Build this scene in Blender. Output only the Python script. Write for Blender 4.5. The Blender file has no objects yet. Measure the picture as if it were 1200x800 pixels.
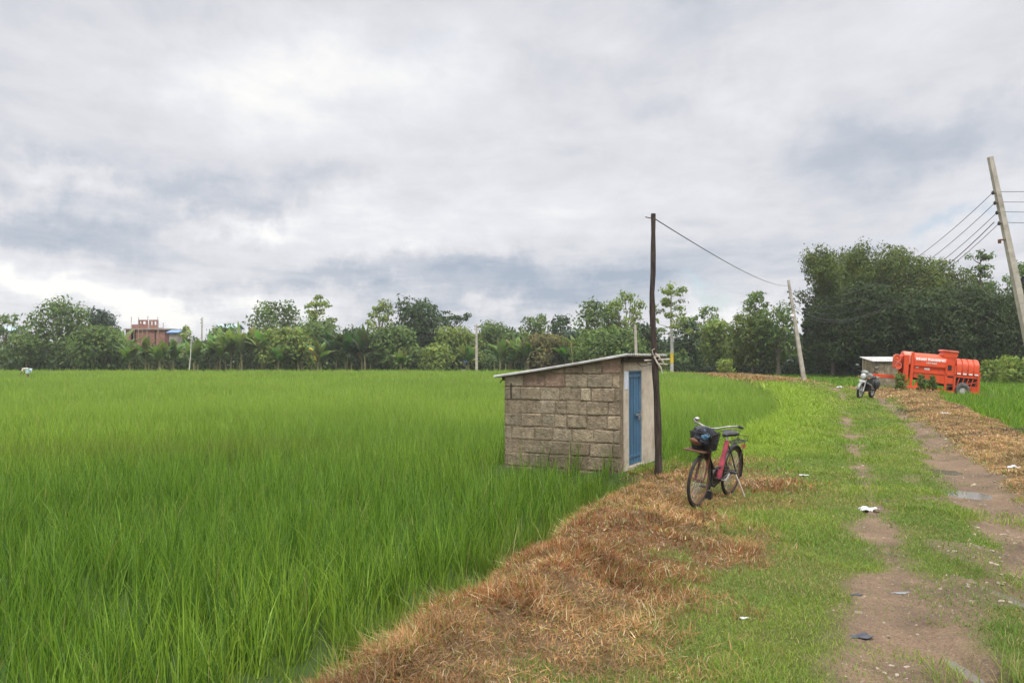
import bpy, math, random
import numpy as np
from mathutils import Vector, Matrix
random.seed(7)
rng = np.random.default_rng(11)
R = math.radians
EYE = 1.72; F = 968.0; HOR = 420.0
scene = bpy.context.scene
COL = scene.collection

# ------------------------------------------------------------------ helpers
def sstep(a, b, x):
    t = np.clip((np.asarray(x, float) - a) / (b - a), 0, 1)
    return t * t * (3 - 2 * t)

def _hash(ix, iy, seed):
    h = (ix.astype(np.int64) * 374761393 + iy.astype(np.int64) * 668265263 + seed * 1442695041) & 0xFFFFFFFF
    h = ((h ^ (h >> 13)) * 1274126177) & 0xFFFFFFFF
    h = h ^ (h >> 16)
    return (h & 0xFFFFFF) / float(0xFFFFFF)

def vnoise(x, y, seed=0):
    x = np.asarray(x, float); y = np.asarray(y, float)
    ix = np.floor(x); iy = np.floor(y)
    fx = x - ix; fy = y - iy
    fx = fx * fx * (3 - 2 * fx); fy = fy * fy * (3 - 2 * fy)
    ix = ix.astype(np.int64); iy = iy.astype(np.int64)
    a = _hash(ix, iy, seed); b = _hash(ix + 1, iy, seed)
    c = _hash(ix, iy + 1, seed); d = _hash(ix + 1, iy + 1, seed)
    return (a * (1 - fx) + b * fx) * (1 - fy) + (c * (1 - fx) + d * fx) * fy

def fbm(x, y, seed=0, octaves=4):
    s = 0; amp = 0.5; tot = 0
    for k in range(octaves):
        s = s + amp * vnoise(np.asarray(x) * 2 ** k + 17.3 * k, np.asarray(y) * 2 ** k - 9.1 * k, seed + k)
        tot += amp; amp *= 0.5
    return s / tot

def np_mesh(name, V, loops, counts, mat, col=None, parent=None, smooth=False, extra=None):
    V = np.ascontiguousarray(V, dtype=np.float32).reshape(-1, 3)
    loops = np.ascontiguousarray(loops, dtype=np.int32).ravel()
    counts = np.ascontiguousarray(counts, dtype=np.int32).ravel()
    me = bpy.data.meshes.new(name)
    me.vertices.add(len(V)); me.vertices.foreach_set('co', V.ravel())
    me.loops.add(len(loops)); me.loops.foreach_set('vertex_index', loops)
    me.polygons.add(len(counts))
    st = np.zeros(len(counts), np.int32); st[1:] = np.cumsum(counts)[:-1]
    me.polygons.foreach_set('loop_start', st)
    if smooth:
        me.polygons.foreach_set('use_smooth', np.ones(len(counts), bool))
    if col is not None:
        a = me.attributes.new('col', 'FLOAT_COLOR', 'POINT')
        c = np.ones((len(V), 4), np.float32); c[:, :3] = col
        a.data.foreach_set('color', c.ravel())
    me.update(calc_edges=True)
    if mat is not None:
        me.materials.append(mat)
    o = bpy.data.objects.new(name, me); COL.objects.link(o)
    if parent is not None: o.parent = parent
    return o

def tag(o, label=None, cat=None, group=None, kind=None):
    if label: o['label'] = label
    if cat: o['category'] = cat
    if group: o['group'] = group
    if kind: o['kind'] = kind
    return o

def empty(name, loc, rz=0.0, label=None, cat=None, group=None):
    o = bpy.data.objects.new(name, None); COL.objects.link(o)
    o.empty_display_size = 0.2
    o.location = loc; o.rotation_euler = (0, 0, rz)
    return tag(o, label, cat, group)

class MB:
    """collects simple shapes into one mesh"""
    def __init__(s): s.v = []; s.f = []
    def add(s, vs, fs):
        n = len(s.v); s.v += [tuple(p) for p in vs]; s.f += [tuple(i + n for i in f) for f in fs]; return s
    def box(s, a, b, rot=None, bev=0.0):
        x0, y0, z0 = a; x1, y1, z1 = b
        if bev <= 0:
            vs = [(x0,y0,z0),(x1,y0,z0),(x1,y1,z0),(x0,y1,z0),(x0,y0,z1),(x1,y0,z1),(x1,y1,z1),(x0,y1,z1)]
            fs = [(0,3,2,1),(4,5,6,7),(0,1,5,4),(1,2,6,5),(2,3,7,6),(3,0,4,7)]
        else:
            # chamfered box : 24 verts
            e = bev; vs = []; idx = {}
            X = (x0, x1); Y = (y0, y1); Z = (z0, z1)
            for i in (0,1):
                for j in (0,1):
                    for k in (0,1):
                        sx = e if i == 0 else -e; sy = e if j == 0 else -e; sz = e if k == 0 else -e
                        idx[(i,j,k,0)] = len(vs); vs.append((X[i], Y[j]+sy, Z[k]+sz))
                        idx[(i,j,k,1)] = len(vs); vs.append((X[i]+sx, Y[j], Z[k]+sz))
                        idx[(i,j,k,2)] = len(vs); vs.append((X[i]+sx, Y[j]+sy, Z[k]))
            g = lambda i,j,k,a: idx[(i,j,k,a)]
            fs = []
            for i in (0,1):
                q = [g(i,0,0,0), g(i,1,0,0), g(i,1,1,0), g(i,0,1,0)]; fs.append(q if i else q[::-1])
                q = [g(0,i,0,1), g(0,i,1,1), g(1,i,1,1), g(1,i,0,1)]; fs.append(q if i else q[::-1])
                q = [g(0,0,i,2), g(1,0,i,2), g(1,1,i,2), g(0,1,i,2)]; fs.append(q if i else q[::-1])
            for i in (0,1):
                for j in (0,1):
                    fs.append([g(i,j,0,0), g(i,j,1,0), g(i,j,1,1), g(i,j,0,1)])
                    fs.append([g(i,0,j,0), g(i,1,j,0), g(i,1,j,2), g(i,0,j,2)])
                    fs.append([g(0,i,j,1), g(1,i,j,1), g(1,i,j,2), g(0,i,j,2)])
            for key in [(i,j,k) for i in (0,1) for j in (0,1) for k in (0,1)]:
                fs.append([g(*key,0), g(*key,1), g(*key,2)])
        if rot is not None:
            vs = [tuple(rot @ Vector(p)) for p in vs]
        return s.add(vs, fs)
    def tube(s, pts, r, n=8, caps=True, square=False):
        pts = [Vector(p) for p in pts]; m = len(pts)
        rs = [r] * m if not hasattr(r, '__len__') else list(r)
        vs = []; prev = None
        for i, p in enumerate(pts):
            t = (pts[min(i + 1, m - 1)] - pts[max(i - 1, 0)]).normalized()
            if prev is None:
                ref = Vector((0, 0, 1)) if abs(t.z) < 0.9 else Vector((1, 0, 0))
                nrm = (ref - t * ref.dot(t)).normalized()
            else:
                nrm = (prev - t * prev.dot(t)).normalized()
            prev = nrm; b = t.cross(nrm)
            for k in range(n):
                a = 2 * math.pi * (k + (0.5 if square else 0)) / n
                vs.append(p + (nrm * math.cos(a) + b * math.sin(a)) * rs[i])
        fs = []
        for i in range(m - 1):
            for k in range(n):
                k2 = (k + 1) % n
                fs.append((i*n+k, i*n+k2, (i+1)*n+k2, (i+1)*n+k))
        if caps:
            fs.append(tuple(range(n))[::-1]); fs.append(tuple((m-1)*n + k for k in range(n)))
        return s.add(vs, fs)
    def torus(s, c, R0, r, axis='y', n=40, m=8, a0=0, a1=2*math.pi, flat=1.0):
        """ring in the xz plane (axis y) or any axis"""
        full = abs(a1 - a0 - 2*math.pi) < 1e-6
        cnt = n if full else n + 1
        vs = []
        for i in range(cnt):
            a = a0 + (a1 - a0) * i / n
            for k in range(m):
                b = 2*math.pi*k/m
                rad = R0 + r*math.cos(b)*flat; h = r*math.sin(b)
                if axis == 'y': p = (c[0]+rad*math.cos(a), c[1]+h, c[2]+rad*math.sin(a))
                elif axis == 'z': p = (c[0]+rad*math.cos(a), c[1]+rad*math.sin(a), c[2]+h)
                else: p = (c[0]+h, c[1]+rad*math.cos(a), c[2]+rad*math.sin(a))
                vs.append(p)
        fs = []
        for i in range(n):
            i2 = (i+1) % cnt
            for k in range(m):
                k2 = (k+1) % m
                fs.append((i*m+k, i*m+k2, i2*m+k2, i2*m+k))
        return s.add(vs, fs)
    def ellipsoid(s, c, r, nu=14, nv=9, rot=None, power=1.0):
        vs = []; fs = []
        for j in range(nv+1):
            th = math.pi*j/nv
            for i in range(nu):
                ph = 2*math.pi*i/nu
                sg = lambda q: math.copysign(abs(q)**power, q)
                p = Vector((r[0]*sg(math.sin(th))*sg(math.cos(ph)), r[1]*sg(math.sin(th))*sg(math.sin(ph)), r[2]*sg(math.cos(th))))
                if rot is not None: p = rot @ p
                vs.append(p + Vector(c))
        for j in range(nv):
            for i in range(nu):
                i2 = (i+1) % nu
                fs.append((j*nu+i, (j+1)*nu+i, (j+1)*nu+i2, j*nu+i2))
        return s.add(vs, fs)
    def prism(s, prof, a, b, plane='xz'):
        """profile polygon extruded between a and b along the third axis"""
        n = len(prof); vs = []
        for h in (a, b):
            for p in prof:
                if plane == 'xz': vs.append((p[0], h, p[1]))
                elif plane == 'yz': vs.append((h, p[0], p[1]))
                else: vs.append((p[0], p[1], h))
        fs = [tuple(range(n)), tuple(range(n, 2*n))[::-1]]
        for i in range(n):
            j = (i+1) % n; fs.append((i, j, n+j, n+i))
        return s.add(vs, fs)
    def build(s, name, mat, parent=None, smooth=False, col=None):
        me = bpy.data.meshes.new(name)
        me.from_pydata([tuple(p) for p in s.v], [], s.f); me.update()
        import bmesh
        bm = bmesh.new(); bm.from_mesh(me)
        bmesh.ops.recalc_face_normals(bm, faces=bm.faces); bm.to_mesh(me); bm.free()
        if smooth:
            for p in me.polygons: p.use_smooth = True
            try: me.set_sharp_from_angle(angle=R(40))
            except Exception: pass
        if col is not None:
            a = me.attributes.new('col', 'FLOAT_COLOR', 'POINT')
            c = np.ones((len(me.vertices), 4), np.float32); c[:, :3] = np.array(col)
            a.data.foreach_set('color', c.ravel())
        me.materials.append(mat)
        o = bpy.data.objects.new(name, me); COL.objects.link(o)
        if parent is not None: o.parent = parent
        return o

def copy_tree(o, parent=None):
    c = o.copy(); COL.objects.link(c)
    if parent is not None: c.parent = parent
    for ch in [k for k in bpy.data.objects if k.parent == o]: copy_tree(ch, c)
    return c

# ------------------------------------------------------------------ materials
def new_mat(name):
    m = bpy.data.materials.new(name); m.use_nodes = True
    nt = m.node_tree; bsdf = nt.nodes['Principled BSDF']
    return m, nt, bsdf

def mat_noise(name, c1, c2, scale=8, rough=0.8, bump=0.15, spec=0.3, metal=0.0, detail=6, c3=None, streak=None, ramp=(0.35, 0.65)):
    """two or three tones mixed by object-space noise, with bump"""
    m, nt, b = new_mat(name); N = nt.nodes; L = nt.links
    tc = N.new('ShaderNodeTexCoord'); mp = N.new('ShaderNodeMapping')
    L.new(tc.outputs['Object'], mp.inputs[0])
    if streak: mp.inputs['Scale'].default_value = streak
    nz = N.new('ShaderNodeTexNoise'); nz.inputs['Scale'].default_value = scale; nz.inputs['Detail'].default_value = detail
    nz.inputs['Roughness'].default_value = 0.65
    L.new(mp.outputs[0], nz.inputs['Vector'])
    cr = N.new('ShaderNodeValToRGB'); e = cr.color_ramp.elements
    e[0].position = ramp[0]; e[0].color = (*c1, 1); e[1].position = ramp[1]; e[1].color = (*c2, 1)
    if c3:
        k = e.new(0.5 * (ramp[0] + ramp[1])); k.color = (*c3, 1)
    L.new(nz.outputs['Fac'], cr.inputs[0]); L.new(cr.outputs[0], b.inputs['Base Color'])
    b.inputs['Roughness'].default_value = rough; b.inputs['Metallic'].default_value = metal
    b.inputs['Specular IOR Level'].default_value = spec
    if bump:
        bp = N.new('ShaderNodeBump'); bp.inputs['Strength'].default_value = bump; bp.inputs['Distance'].default_value = 0.02
        nz2 = N.new('ShaderNodeTexNoise'); nz2.inputs['Scale'].default_value = scale * 4; nz2.inputs['Detail'].default_value = 4
        L.new(mp.outputs[0], nz2.inputs['Vector']); L.new(nz2.outputs['Fac'], bp.inputs['Height']); L.new(bp.outputs[0], b.inputs['Normal'])
    return m

def mat_leaf(name, trans=0.3, rough=0.55, spec=0.25, tmul=(1.25, 1.35, 0.7)):
    """blade / leaf: colour of each blade from the 'col' attribute, some light passes through"""
    m, nt, b = new_mat(name); N = nt.nodes; L = nt.links
    at = N.new('ShaderNodeAttribute'); at.attribute_name = 'col'
    L.new(at.outputs['Color'], b.inputs['Base Color'])
    b.inputs['Roughness'].default_value = rough; b.inputs['Specular IOR Level'].default_value = spec
    tr = N.new('ShaderNodeBsdfTranslucent')
    mx = N.new('ShaderNodeVectorMath'); mx.operation = 'MULTIPLY'; mx.inputs[1].default_value = tmul
    L.new(at.outputs['Color'], mx.inputs[0]); L.new(mx.outputs[0], tr.inputs['Color'])
    ms = N.new('ShaderNodeMixShader'); ms.inputs[0].default_value = trans
    L.new(b.outputs[0], ms.inputs[1]); L.new(tr.outputs[0], ms.inputs[2])
    L.new(ms.outputs[0], N['Material Output'].inputs['Surface'])
    return m

def mat_attr(name, rough=0.85, scale=14, amp=0.5, bump=0.3, spec=0.2, dirt=None):
    """colour from 'col' attribute broken up by noise (blockwork)"""
    m, nt, b = new_mat(name); N = nt.nodes; L = nt.links
    at = N.new('ShaderNodeAttribute'); at.attribute_name = 'col'
    tc = N.new('ShaderNodeTexCoord')
    nz = N.new('ShaderNodeTexNoise'); nz.inputs['Scale'].default_value = scale; nz.inputs['Detail'].default_value = 8; nz.inputs['Roughness'].default_value = 0.7
    L.new(tc.outputs['Object'], nz.inputs['Vector'])
    mr = N.new('ShaderNodeMapRange'); mr.inputs['From Min'].default_value = 0.25; mr.inputs['From Max'].default_value = 0.75
    mr.inputs['To Min'].default_value = 1 - amp; mr.inputs['To Max'].default_value = 1 + amp
    L.new(nz.outputs['Fac'], mr.inputs['Value'])
    mu = N.new('ShaderNodeVectorMath'); mu.operation = 'SCALE'
    L.new(at.outputs['Color'], mu.inputs[0]); L.new(mr.outputs[0], mu.inputs['Scale'])
    out = mu.outputs[0]
    if dirt:
        nz3 = N.new('ShaderNodeTexNoise'); nz3.inputs['Scale'].default_value = 1.7; nz3.inputs['Detail'].default_value = 6
        L.new(tc.outputs['Object'], nz3.inputs['Vector'])
        cr = N.new('ShaderNodeValToRGB'); cr.color_ramp.elements[0].position = 0.5; cr.color_ramp.elements[1].position = 0.68
        L.new(nz3.outputs['Fac'], cr.inputs[0])
        mm = N.new('ShaderNodeMix'); mm.data_type = 'RGBA'; mm.inputs['B'].default_value = (*dirt, 1)
        mf = N.new('ShaderNodeMath'); mf.operation = 'MULTIPLY'; mf.inputs[1].default_value = 0.6
        L.new(cr.outputs[0], mf.inputs[0]); L.new(mf.outputs[0], mm.inputs['Factor']); L.new(out, mm.inputs['A']); out = mm.outputs['Result']
    L.new(out, b.inputs['Base Color'])
    b.inputs['Roughness'].default_value = rough; b.inputs['Specular IOR Level'].default_value = spec
    bp = N.new('ShaderNodeBump'); bp.inputs['Strength'].default_value = bump; bp.inputs['Distance'].default_value = 0.02
    nz2 = N.new('ShaderNodeTexNoise'); nz2.inputs['Scale'].default_value = scale * 3; nz2.inputs['Detail'].default_value = 5
    L.new(tc.outputs['Object'], nz2.inputs['Vector']); L.new(nz2.outputs['Fac'], bp.inputs['Height']); L.new(bp.outputs[0], b.inputs['Normal'])
    return m

M = {}
M['leaf'] = mat_leaf('tree_leaf', 0.3, 0.6, 0.2)
M['rice'] = mat_leaf('rice_leaf', 0.38, 0.5, 0.22)
M['grass'] = mat_leaf('grass_leaf', 0.3, 0.6, 0.2)
M['straw'] = mat_leaf('dry_leaf', 0.2, 0.8, 0.1, (1.1, 1.05, 0.9))
M['bark'] = mat_noise('bark', (.10, .08, .06), (.20, .17, .13), 5, 0.9, 0.5)
M['pale_bark'] = mat_noise('pale_bark', (.36, .35, .31), (.55, .53, .48), 3, 0.85, 0.3)
M['culm'] = mat_noise('bamboo_culm', (.12, .15, .05), (.24, .24, .10), 3, 0.6, 0.1)
M['banana_stem'] = mat_noise('banana_stem', (.13, .10, .05), (.20, .20, .08), 4, 0.7, 0.2)
M['concrete'] = mat_noise('pole_concrete', (.30, .27, .22), (.48, .44, .37), 2.5, 0.85, 0.25)
M['yellow_paint'] = mat_noise('yellow_paint', (.60, .42, .03), (.75, .55, .06), 6, 0.6, 0.1)
M['old_wood'] = mat_noise('weathered_wood', (.020, .015, .013), (.080, .058, .046), 6, 0.9, 0.6, streak=(6, 6, 0.6))
M['wire'] = mat_noise('wire', (.03, .03, .033), (.06, .06, .065), 5, 0.5, 0)
M['insulator'] = mat_noise('insulator', (.02, .017, .016), (.05, .045, .04), 10, 0.3, 0)
M['porcelain'] = mat_noise('porcelain', (.6, .6, .6), (.75, .75, .74), 10, 0.25, 0, 0.5)
M['block'] = mat_attr('block_wall', 0.95, 12, 0.62, 0.9, dirt=(.12, .095, .066))
M['render'] = mat_noise('lime_render', (.33, .27, .20), (.53, .465, .37), 3.2, 0.9, 0.35, c3=(.45, .385, .30))
M['door'] = mat_noise('door_paint', (.04, .105, .185), (.065, .16, .27), 3, 0.5, 0.1, 0.4, streak=(3, 3, 0.5))
M['door_frame'] = mat_noise('door_frame', (.10, .17, .24), (.18, .27, .35), 4, 0.6, 0.1)
M['whitewash'] = mat_noise('whitewash', (.42, .46, .52), (.60, .64, .70), 9, 0.8, 0.1)
M['roof_sheet'] = mat_noise('roof_sheet', (.30, .285, .265), (.54, .525, .50), 4, 0.7, 0.15, 0.4, metal=0.0)
M['dark_timber'] = mat_noise('dark_timber', (.03, .025, .02), (.07, .055, .04), 6, 0.9, 0.4)
M['rope'] = mat_noise('rope', (.36, .32, .26), (.55, .50, .42), 20, 0.9, 0.2)
M['rubber'] = mat_noise('rubber', (.018, .017, .016), (.05, .045, .04), 12, 0.85, 0.2)
M['chrome'] = mat_noise('chrome', (.30, .28, .25), (.58, .56, .53), 14, 0.36, 0.05, 0.5, metal=0.85)
M['rust_steel'] = mat_noise('rusty_steel', (.07, .035, .02), (.20, .10, .055), 18, 0.75, 0.2, metal=0.2)
M['black_paint'] = mat_noise('black_paint', (.018, .017, .017), (.045, .04, .037), 10, 0.45, 0.05, 0.4)
M['pink_paint'] = mat_noise('pink_red_paint', (.19, .022, .035), (.42, .06, .09), 9, 0.4, 0.05, 0.5)
M['maroon_paint'] = mat_noise('maroon_paint', (.10, .025, .02), (.22, .05, .04), 9, 0.5, 0.08, 0.4)
M['vinyl'] = mat_noise('black_vinyl', (.02, .02, .022), (.045, .045, .05), 14, 0.5, 0.1)
M['basket'] = mat_noise('basket_weave', (.022, .02, .02), (.06, .05, .045), 30, 0.7, 0.3)
M['bag'] = mat_noise('bag_cloth', (.016, .017, .020), (.055, .058, .068), 22, 0.95, 0.8, 0.1)
M['blue_plastic'] = mat_noise('blue_plastic', (.04, .11, .19), (.14, .28, .40), 12, 0.4, 0.4)
M['brown_cloth'] = mat_noise('brown_cloth', (.12, .055, .03), (.24, .12, .07), 12, 0.9, 0.4)
M['orange'] = mat_noise('orange_red_paint', (.42, .066, .022), (.68, .080, .017), 2.2, 0.5, 0.06, 0.4, c3=(.62, .070, .015), ramp=(.28, .72))
M['orange_dusty'] = mat_noise('dusty_orange_paint', (.62, .13, .07), (.72, .26, .19), 4, 0.6, 0.04, 0.4)
M['letter'] = mat_noise('white_lettering', (.68, .66, .62), (.8, .78, .74), 8, 0.5, 0)
M['dark_gap'] = mat_noise('dark_steel_and_shade', (.012, .012, .012), (.03, .03, .028), 8, 0.7, 0.1)  # dark metal parts; also paints the shade inside the thresher's openings
M['steel'] = mat_noise('grey_steel', (.20, .20, .20), (.36, .36, .35), 9, 0.45, 0.1, 0.5, metal=0.5)
M['tyre_dusty'] = mat_noise('dusty_tyre', (.07, .065, .06), (.14, .13, .12), 10, 0.9, 0.2)
M['rim_grey'] = mat_noise('rim_grey', (.38, .37, .34), (.52, .50, .47), 6, 0.6, 0.1)
M['silver'] = mat_noise('silver_paint', (.17, .185, .165), (.27, .285, .255), 5, 0.4, 0, 0.5, metal=0.3)
M['red_lens'] = mat_noise('indicator_lens', (.45, .14, .05), (.6, .2, .08), 8, 0.25, 0, 0.5)
M['lamp_glass'] = mat_noise('lamp_glass', (.45, .46, .46), (.62, .63, .63), 8, 0.12, 0, 0.6)
M['brick'] = mat_noise('raw_brick', (.24, .115, .085), (.36, .19, .145), 1.6, 0.95, 0.3, c3=(.31, .15, .115))
M['raw_concrete'] = mat_noise('raw_concrete', (.24, .20, .17), (.38, .33, .28), 1.5, 0.9, 0.2)
M['bamboo_pole'] = mat_noise('scaffold_pole', (.25, .19, .10), (.40, .31, .18), 4, 0.8, 0.1)
M['dark_room'] = mat_noise('dark_room', (.03, .026, .024), (.06, .05, .045), 3, 0.9, 0)
M['blue_roof'] = mat_noise('blue_tin', (.10, .22, .48), (.22, .36, .62), 3, 0.5, 0.1)
M['aqua_roof'] = mat_noise('aqua_tin', (.30, .42, .46), (.42, .55, .58), 3, 0.6, 0.1)
M['tile_roof'] = mat_noise('clay_roof', (.32, .13, .08), (.46, .22, .14), 2.5, 0.9, 0.2)
M['white_wall'] = mat_noise('white_wall', (.50, .50, .50), (.66, .66, .66), 1.5, 0.9, 0.1)
M['pink_wall'] = mat_noise('pink_wall', (.42, .24, .18), (.55, .34, .26), 1.5, 0.9, 0.1)
M['white_litter'] = mat_noise('white_plastic', (.42, .42, .40), (.58, .57, .55), 12, 0.5, 0.3)
M['dark_litter'] = mat_noise('dark_scrap', (.03, .035, .05), (.09, .09, .10), 20, 0.7, 0.4)
M['grey_litter'] = mat_noise('grey_scrap', (.16, .16, .17), (.28, .28, .28), 15, 0.6, 0.3)
M['stone'] = mat_noise('pale_stone', (.27, .22, .16), (.46, .39, .30), 12, 0.9, 0.4)
M['skin'] = mat_noise('skin', (.16, .08, .05), (.20, .11, .07), 8, 0.6, 0.02)
M['shirt'] = mat_noise('cream_shirt', (.55, .50, .38), (.68, .63, .50), 10, 0.9, 0.2)
M['cloth_blue'] = mat_noise('pale_blue_cloth', (.42, .56, .56), (.58, .72, .70), 10, 0.9, 0.2)
M['hair'] = mat_noise('dark_hair', (.015, .012, .01), (.03, .025, .02), 20, 0.6, 0.1)
M['twig'] = mat_noise('twig', (.07, .05, .035), (.15, .11, .07), 14, 0.9, 0.3)

# puddle water
def mat_water():
    m, nt, b = new_mat('puddle_water'); N = nt.nodes; L = nt.links
    b.inputs['Base Color'].default_value = (.13, .105, .08, 1); b.inputs['Roughness'].default_value = 0.06
    b.inputs['Specular IOR Level'].default_value = 0.6; b.inputs['IOR'].default_value = 1.33
    tc = N.new('ShaderNodeTexCoord'); nz = N.new('ShaderNodeTexNoise'); nz.inputs['Scale'].default_value = 9
    L.new(tc.outputs['Object'], nz.inputs['Vector'])
    bp = N.new('ShaderNodeBump'); bp.inputs['Strength'].default_value = 0.05; bp.inputs['Distance'].default_value = 0.01
    L.new(nz.outputs['Fac'], bp.inputs['Height']); L.new(bp.outputs[0], b.inputs['Normal'])
    return m
M['water'] = mat_water()

# ------------------------------------------------------------------ the lie of the land
XE = np.array([[-10,-7.0],[0,-2.95],[3,-2.05],[4.3,-1.42],[6,-.56],[8,.17],[10.2,1.05],[11.5,1.5],[12.5,1.8],[13.5,2.6],[14.5,3.35],[17,4.6],[20,6.0],[27,9.0],[36,11.9],[46,14.3],[55,15.8],[65,16.8],[75,17.4],[81,16.2],[85,12.5],[87.5,4],[88,-30],[90,-400],[6000,-400]])
XR = np.array([[-10,.2],[0,4.2],[9,7.8],[19.4,11.8],[32,16.6],[36,18.4],[39,20.2],[41,20.6],[44,19.6],[48,19.0],[55,20.8],[65,22.2],[75,23.2],[84,23.6],[88,22],[92,10],[93,-60],[95,-400],[6000,-400]])
XD = np.array([[-10,-3.45],[37,14.88],[44,17.0],[50,18.0],[58,18.7],[66,19.4],[75,20.0],[81,19.2],[85,16.8],[88,12],[90,-10],[92,-60],[6000,-60]])
def xe(y): return np.interp(y, XE[:,0], XE[:,1])
def xr(y): return np.interp(y, XR[:,0], XR[:,1])
def xroad(y): return np.interp(y, XD[:,0], XD[:,1])
SH_O = np.array([-.12, 13.6]); SH_X = np.array([.893, -.45]); SH_Y = np.array([.45, .893])
def shed_local(x, y):
    dx = np.asarray(x) - SH_O[0]; dy = np.asarray(y) - SH_O[1]
    return dx*SH_X[0] + dy*SH_X[1], dx*SH_Y[0] + dy*SH_Y[1]
def dLeft(x, y): return (x - xe(y)) * 0.915 + (fbm(x*1.3, y*1.3, 5, 3) - .5) * .55
def dRight(x, y): return (x - xr(y)) * 0.93 + (fbm(x*.9, y*.9, 9, 3) - .5) * .8
def rcoord(x, y): return x - xroad(y)

PUD = []
for (px, py, wpx, dpx) in ((1130, 569, 62, 13), (1102, 546, 54, 8), (1194, 694, 26, 44), (1126, 768, 22, 34), (1078, 548, 22, 5)):
    _d = EYE * F / (py - HOR); PUD.append(((px - 600) / F * _d, _d, wpx / 2 / F * _d, dpx / 2 * _d * _d / (EYE * F)))
def G(x, y):
    x = np.asarray(x, float); y = np.asarray(y, float)
    lift = .2 * sstep(14, 32, y)
    dl = dLeft(x, y); dr = dRight(x, y); r = rcoord(x, y)
    top = lift + 0
    top = top + .15 * np.exp(-((dl - .75) / .5) ** 2) * sstep(13, 10, y) * (.4 + 1.2 * fbm(x*1.1, y*1.1, 21, 3))
    top = top - .045 * np.exp(-((r) / .38) ** 2) - .085 * np.exp(-((r - 1.4) / .42) ** 2)
    top = top + .10 * np.exp(-((r - 2.8) / .6) ** 2) * sstep(45, 32, y) * (.3 + 1.3 * fbm(x*.8, y*.8, 31, 3))
    top = top + .07 * (fbm(x*.55, y*.55, 41, 3) - .5) + .05 * (fbm(x*2.5, y*2.5, 43, 3) - .5)
    fl = -.35 + .04 * (fbm(x*.7, y*.7, 51, 2) - .5) + .55 * sstep(26, 100, y)
    fr = -.12 + .05 * (fbm(x*.7, y*.7, 52, 2) - .5) - .1 * sstep(45, 70, y)
    a = sstep(-.3, .5, dl); b = sstep(-.3, .7, dr)
    z = fl * (1 - a) + top * a
    z = z * (1 - b) + fr * b
    bk = np.exp(-(((x - 2.42) / .9) ** 2 + ((y - 10.1) / 1.1) ** 2) ** 2); z = z * (1 - bk) - .03 * bk
    for (qx, qy, ra, rb) in PUD:
        e = ((x - qx) / (ra * 1.25)) ** 2 + ((y - qy) / (rb * 1.25)) ** 2
        wgt = np.exp(-(e / 2.2) ** 2); z = z * (1 - wgt) + (-.055 + lift * 1.0 + .05 * (fbm(x*3.1, y*3.1, 47, 3) - .5)) * wgt; z = z - .05 * np.exp(-e)
    sx, sy = shed_local(x, y)
    pad = sstep(-.55, -.1, sx) * sstep(2.75, 2.3, sx) * sstep(-.3, 0, sy) * sstep(2.3, 1.95, sy)
    z = z * (1 - pad) + (-.03) * pad
    return z
def g1(x, y): return float(G(np.array([x]), np.array([y]))[0])

def dry_mask(x, y):
    dl = dLeft(x, y); r = rcoord(x, y)
    w = np.interp(y, [3, 4.3, 6, 8, 10.2, 12, 13.5, 15, 16], [1.4, 1.45, 1.8, 1.6, 1.3, 1.05, .75, .3, 0])
    n = fbm(x*1.1, y*1.1, 61, 4) - .5
    left = sstep(-.35, .05, dl) * sstep(w + .75, w - .35, dl + n * 1.9) * sstep(16, 14, y)
    left = left * (1 - .75 * sstep(.58, .70, fbm(x*2.1, y*2.1, 66, 3)) * sstep(.9, 1.6, dl))
    patch = np.exp(-(((x-3.45)/.55)**2 + ((y-11.6)/.9)**2)) * 1.2 + np.exp(-(((x-3.1)/.4)**2 + ((y-13.2)/.6)**2))
    left = np.maximum(left, np.clip(patch * (.6 + 1.4*(n+.3)), 0, 1))
    right = sstep(1.55, 2.15, r + n * 1.1) * sstep(48, 42, y) * sstep(.35, -.15, dRight(x, y))
    strip = sstep(.3, .9, r - .45 + n) * sstep(31, 35, y) * sstep(60, 46, y) * sstep(.35, -.15, dRight(x, y))
    far = sstep(50, 60, y + n * 10) * sstep(-.2, .3, dl) * sstep(.5, 0, dRight(x, y)) * sstep(97, 93, y) * .9
    foot = np.exp(-(((x-2.1)/.5)**2 + ((y-12.5)/.35)**2))
    return np.clip(np.maximum.reduce([left, right, strip, far, foot]), 0, 1)

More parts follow.
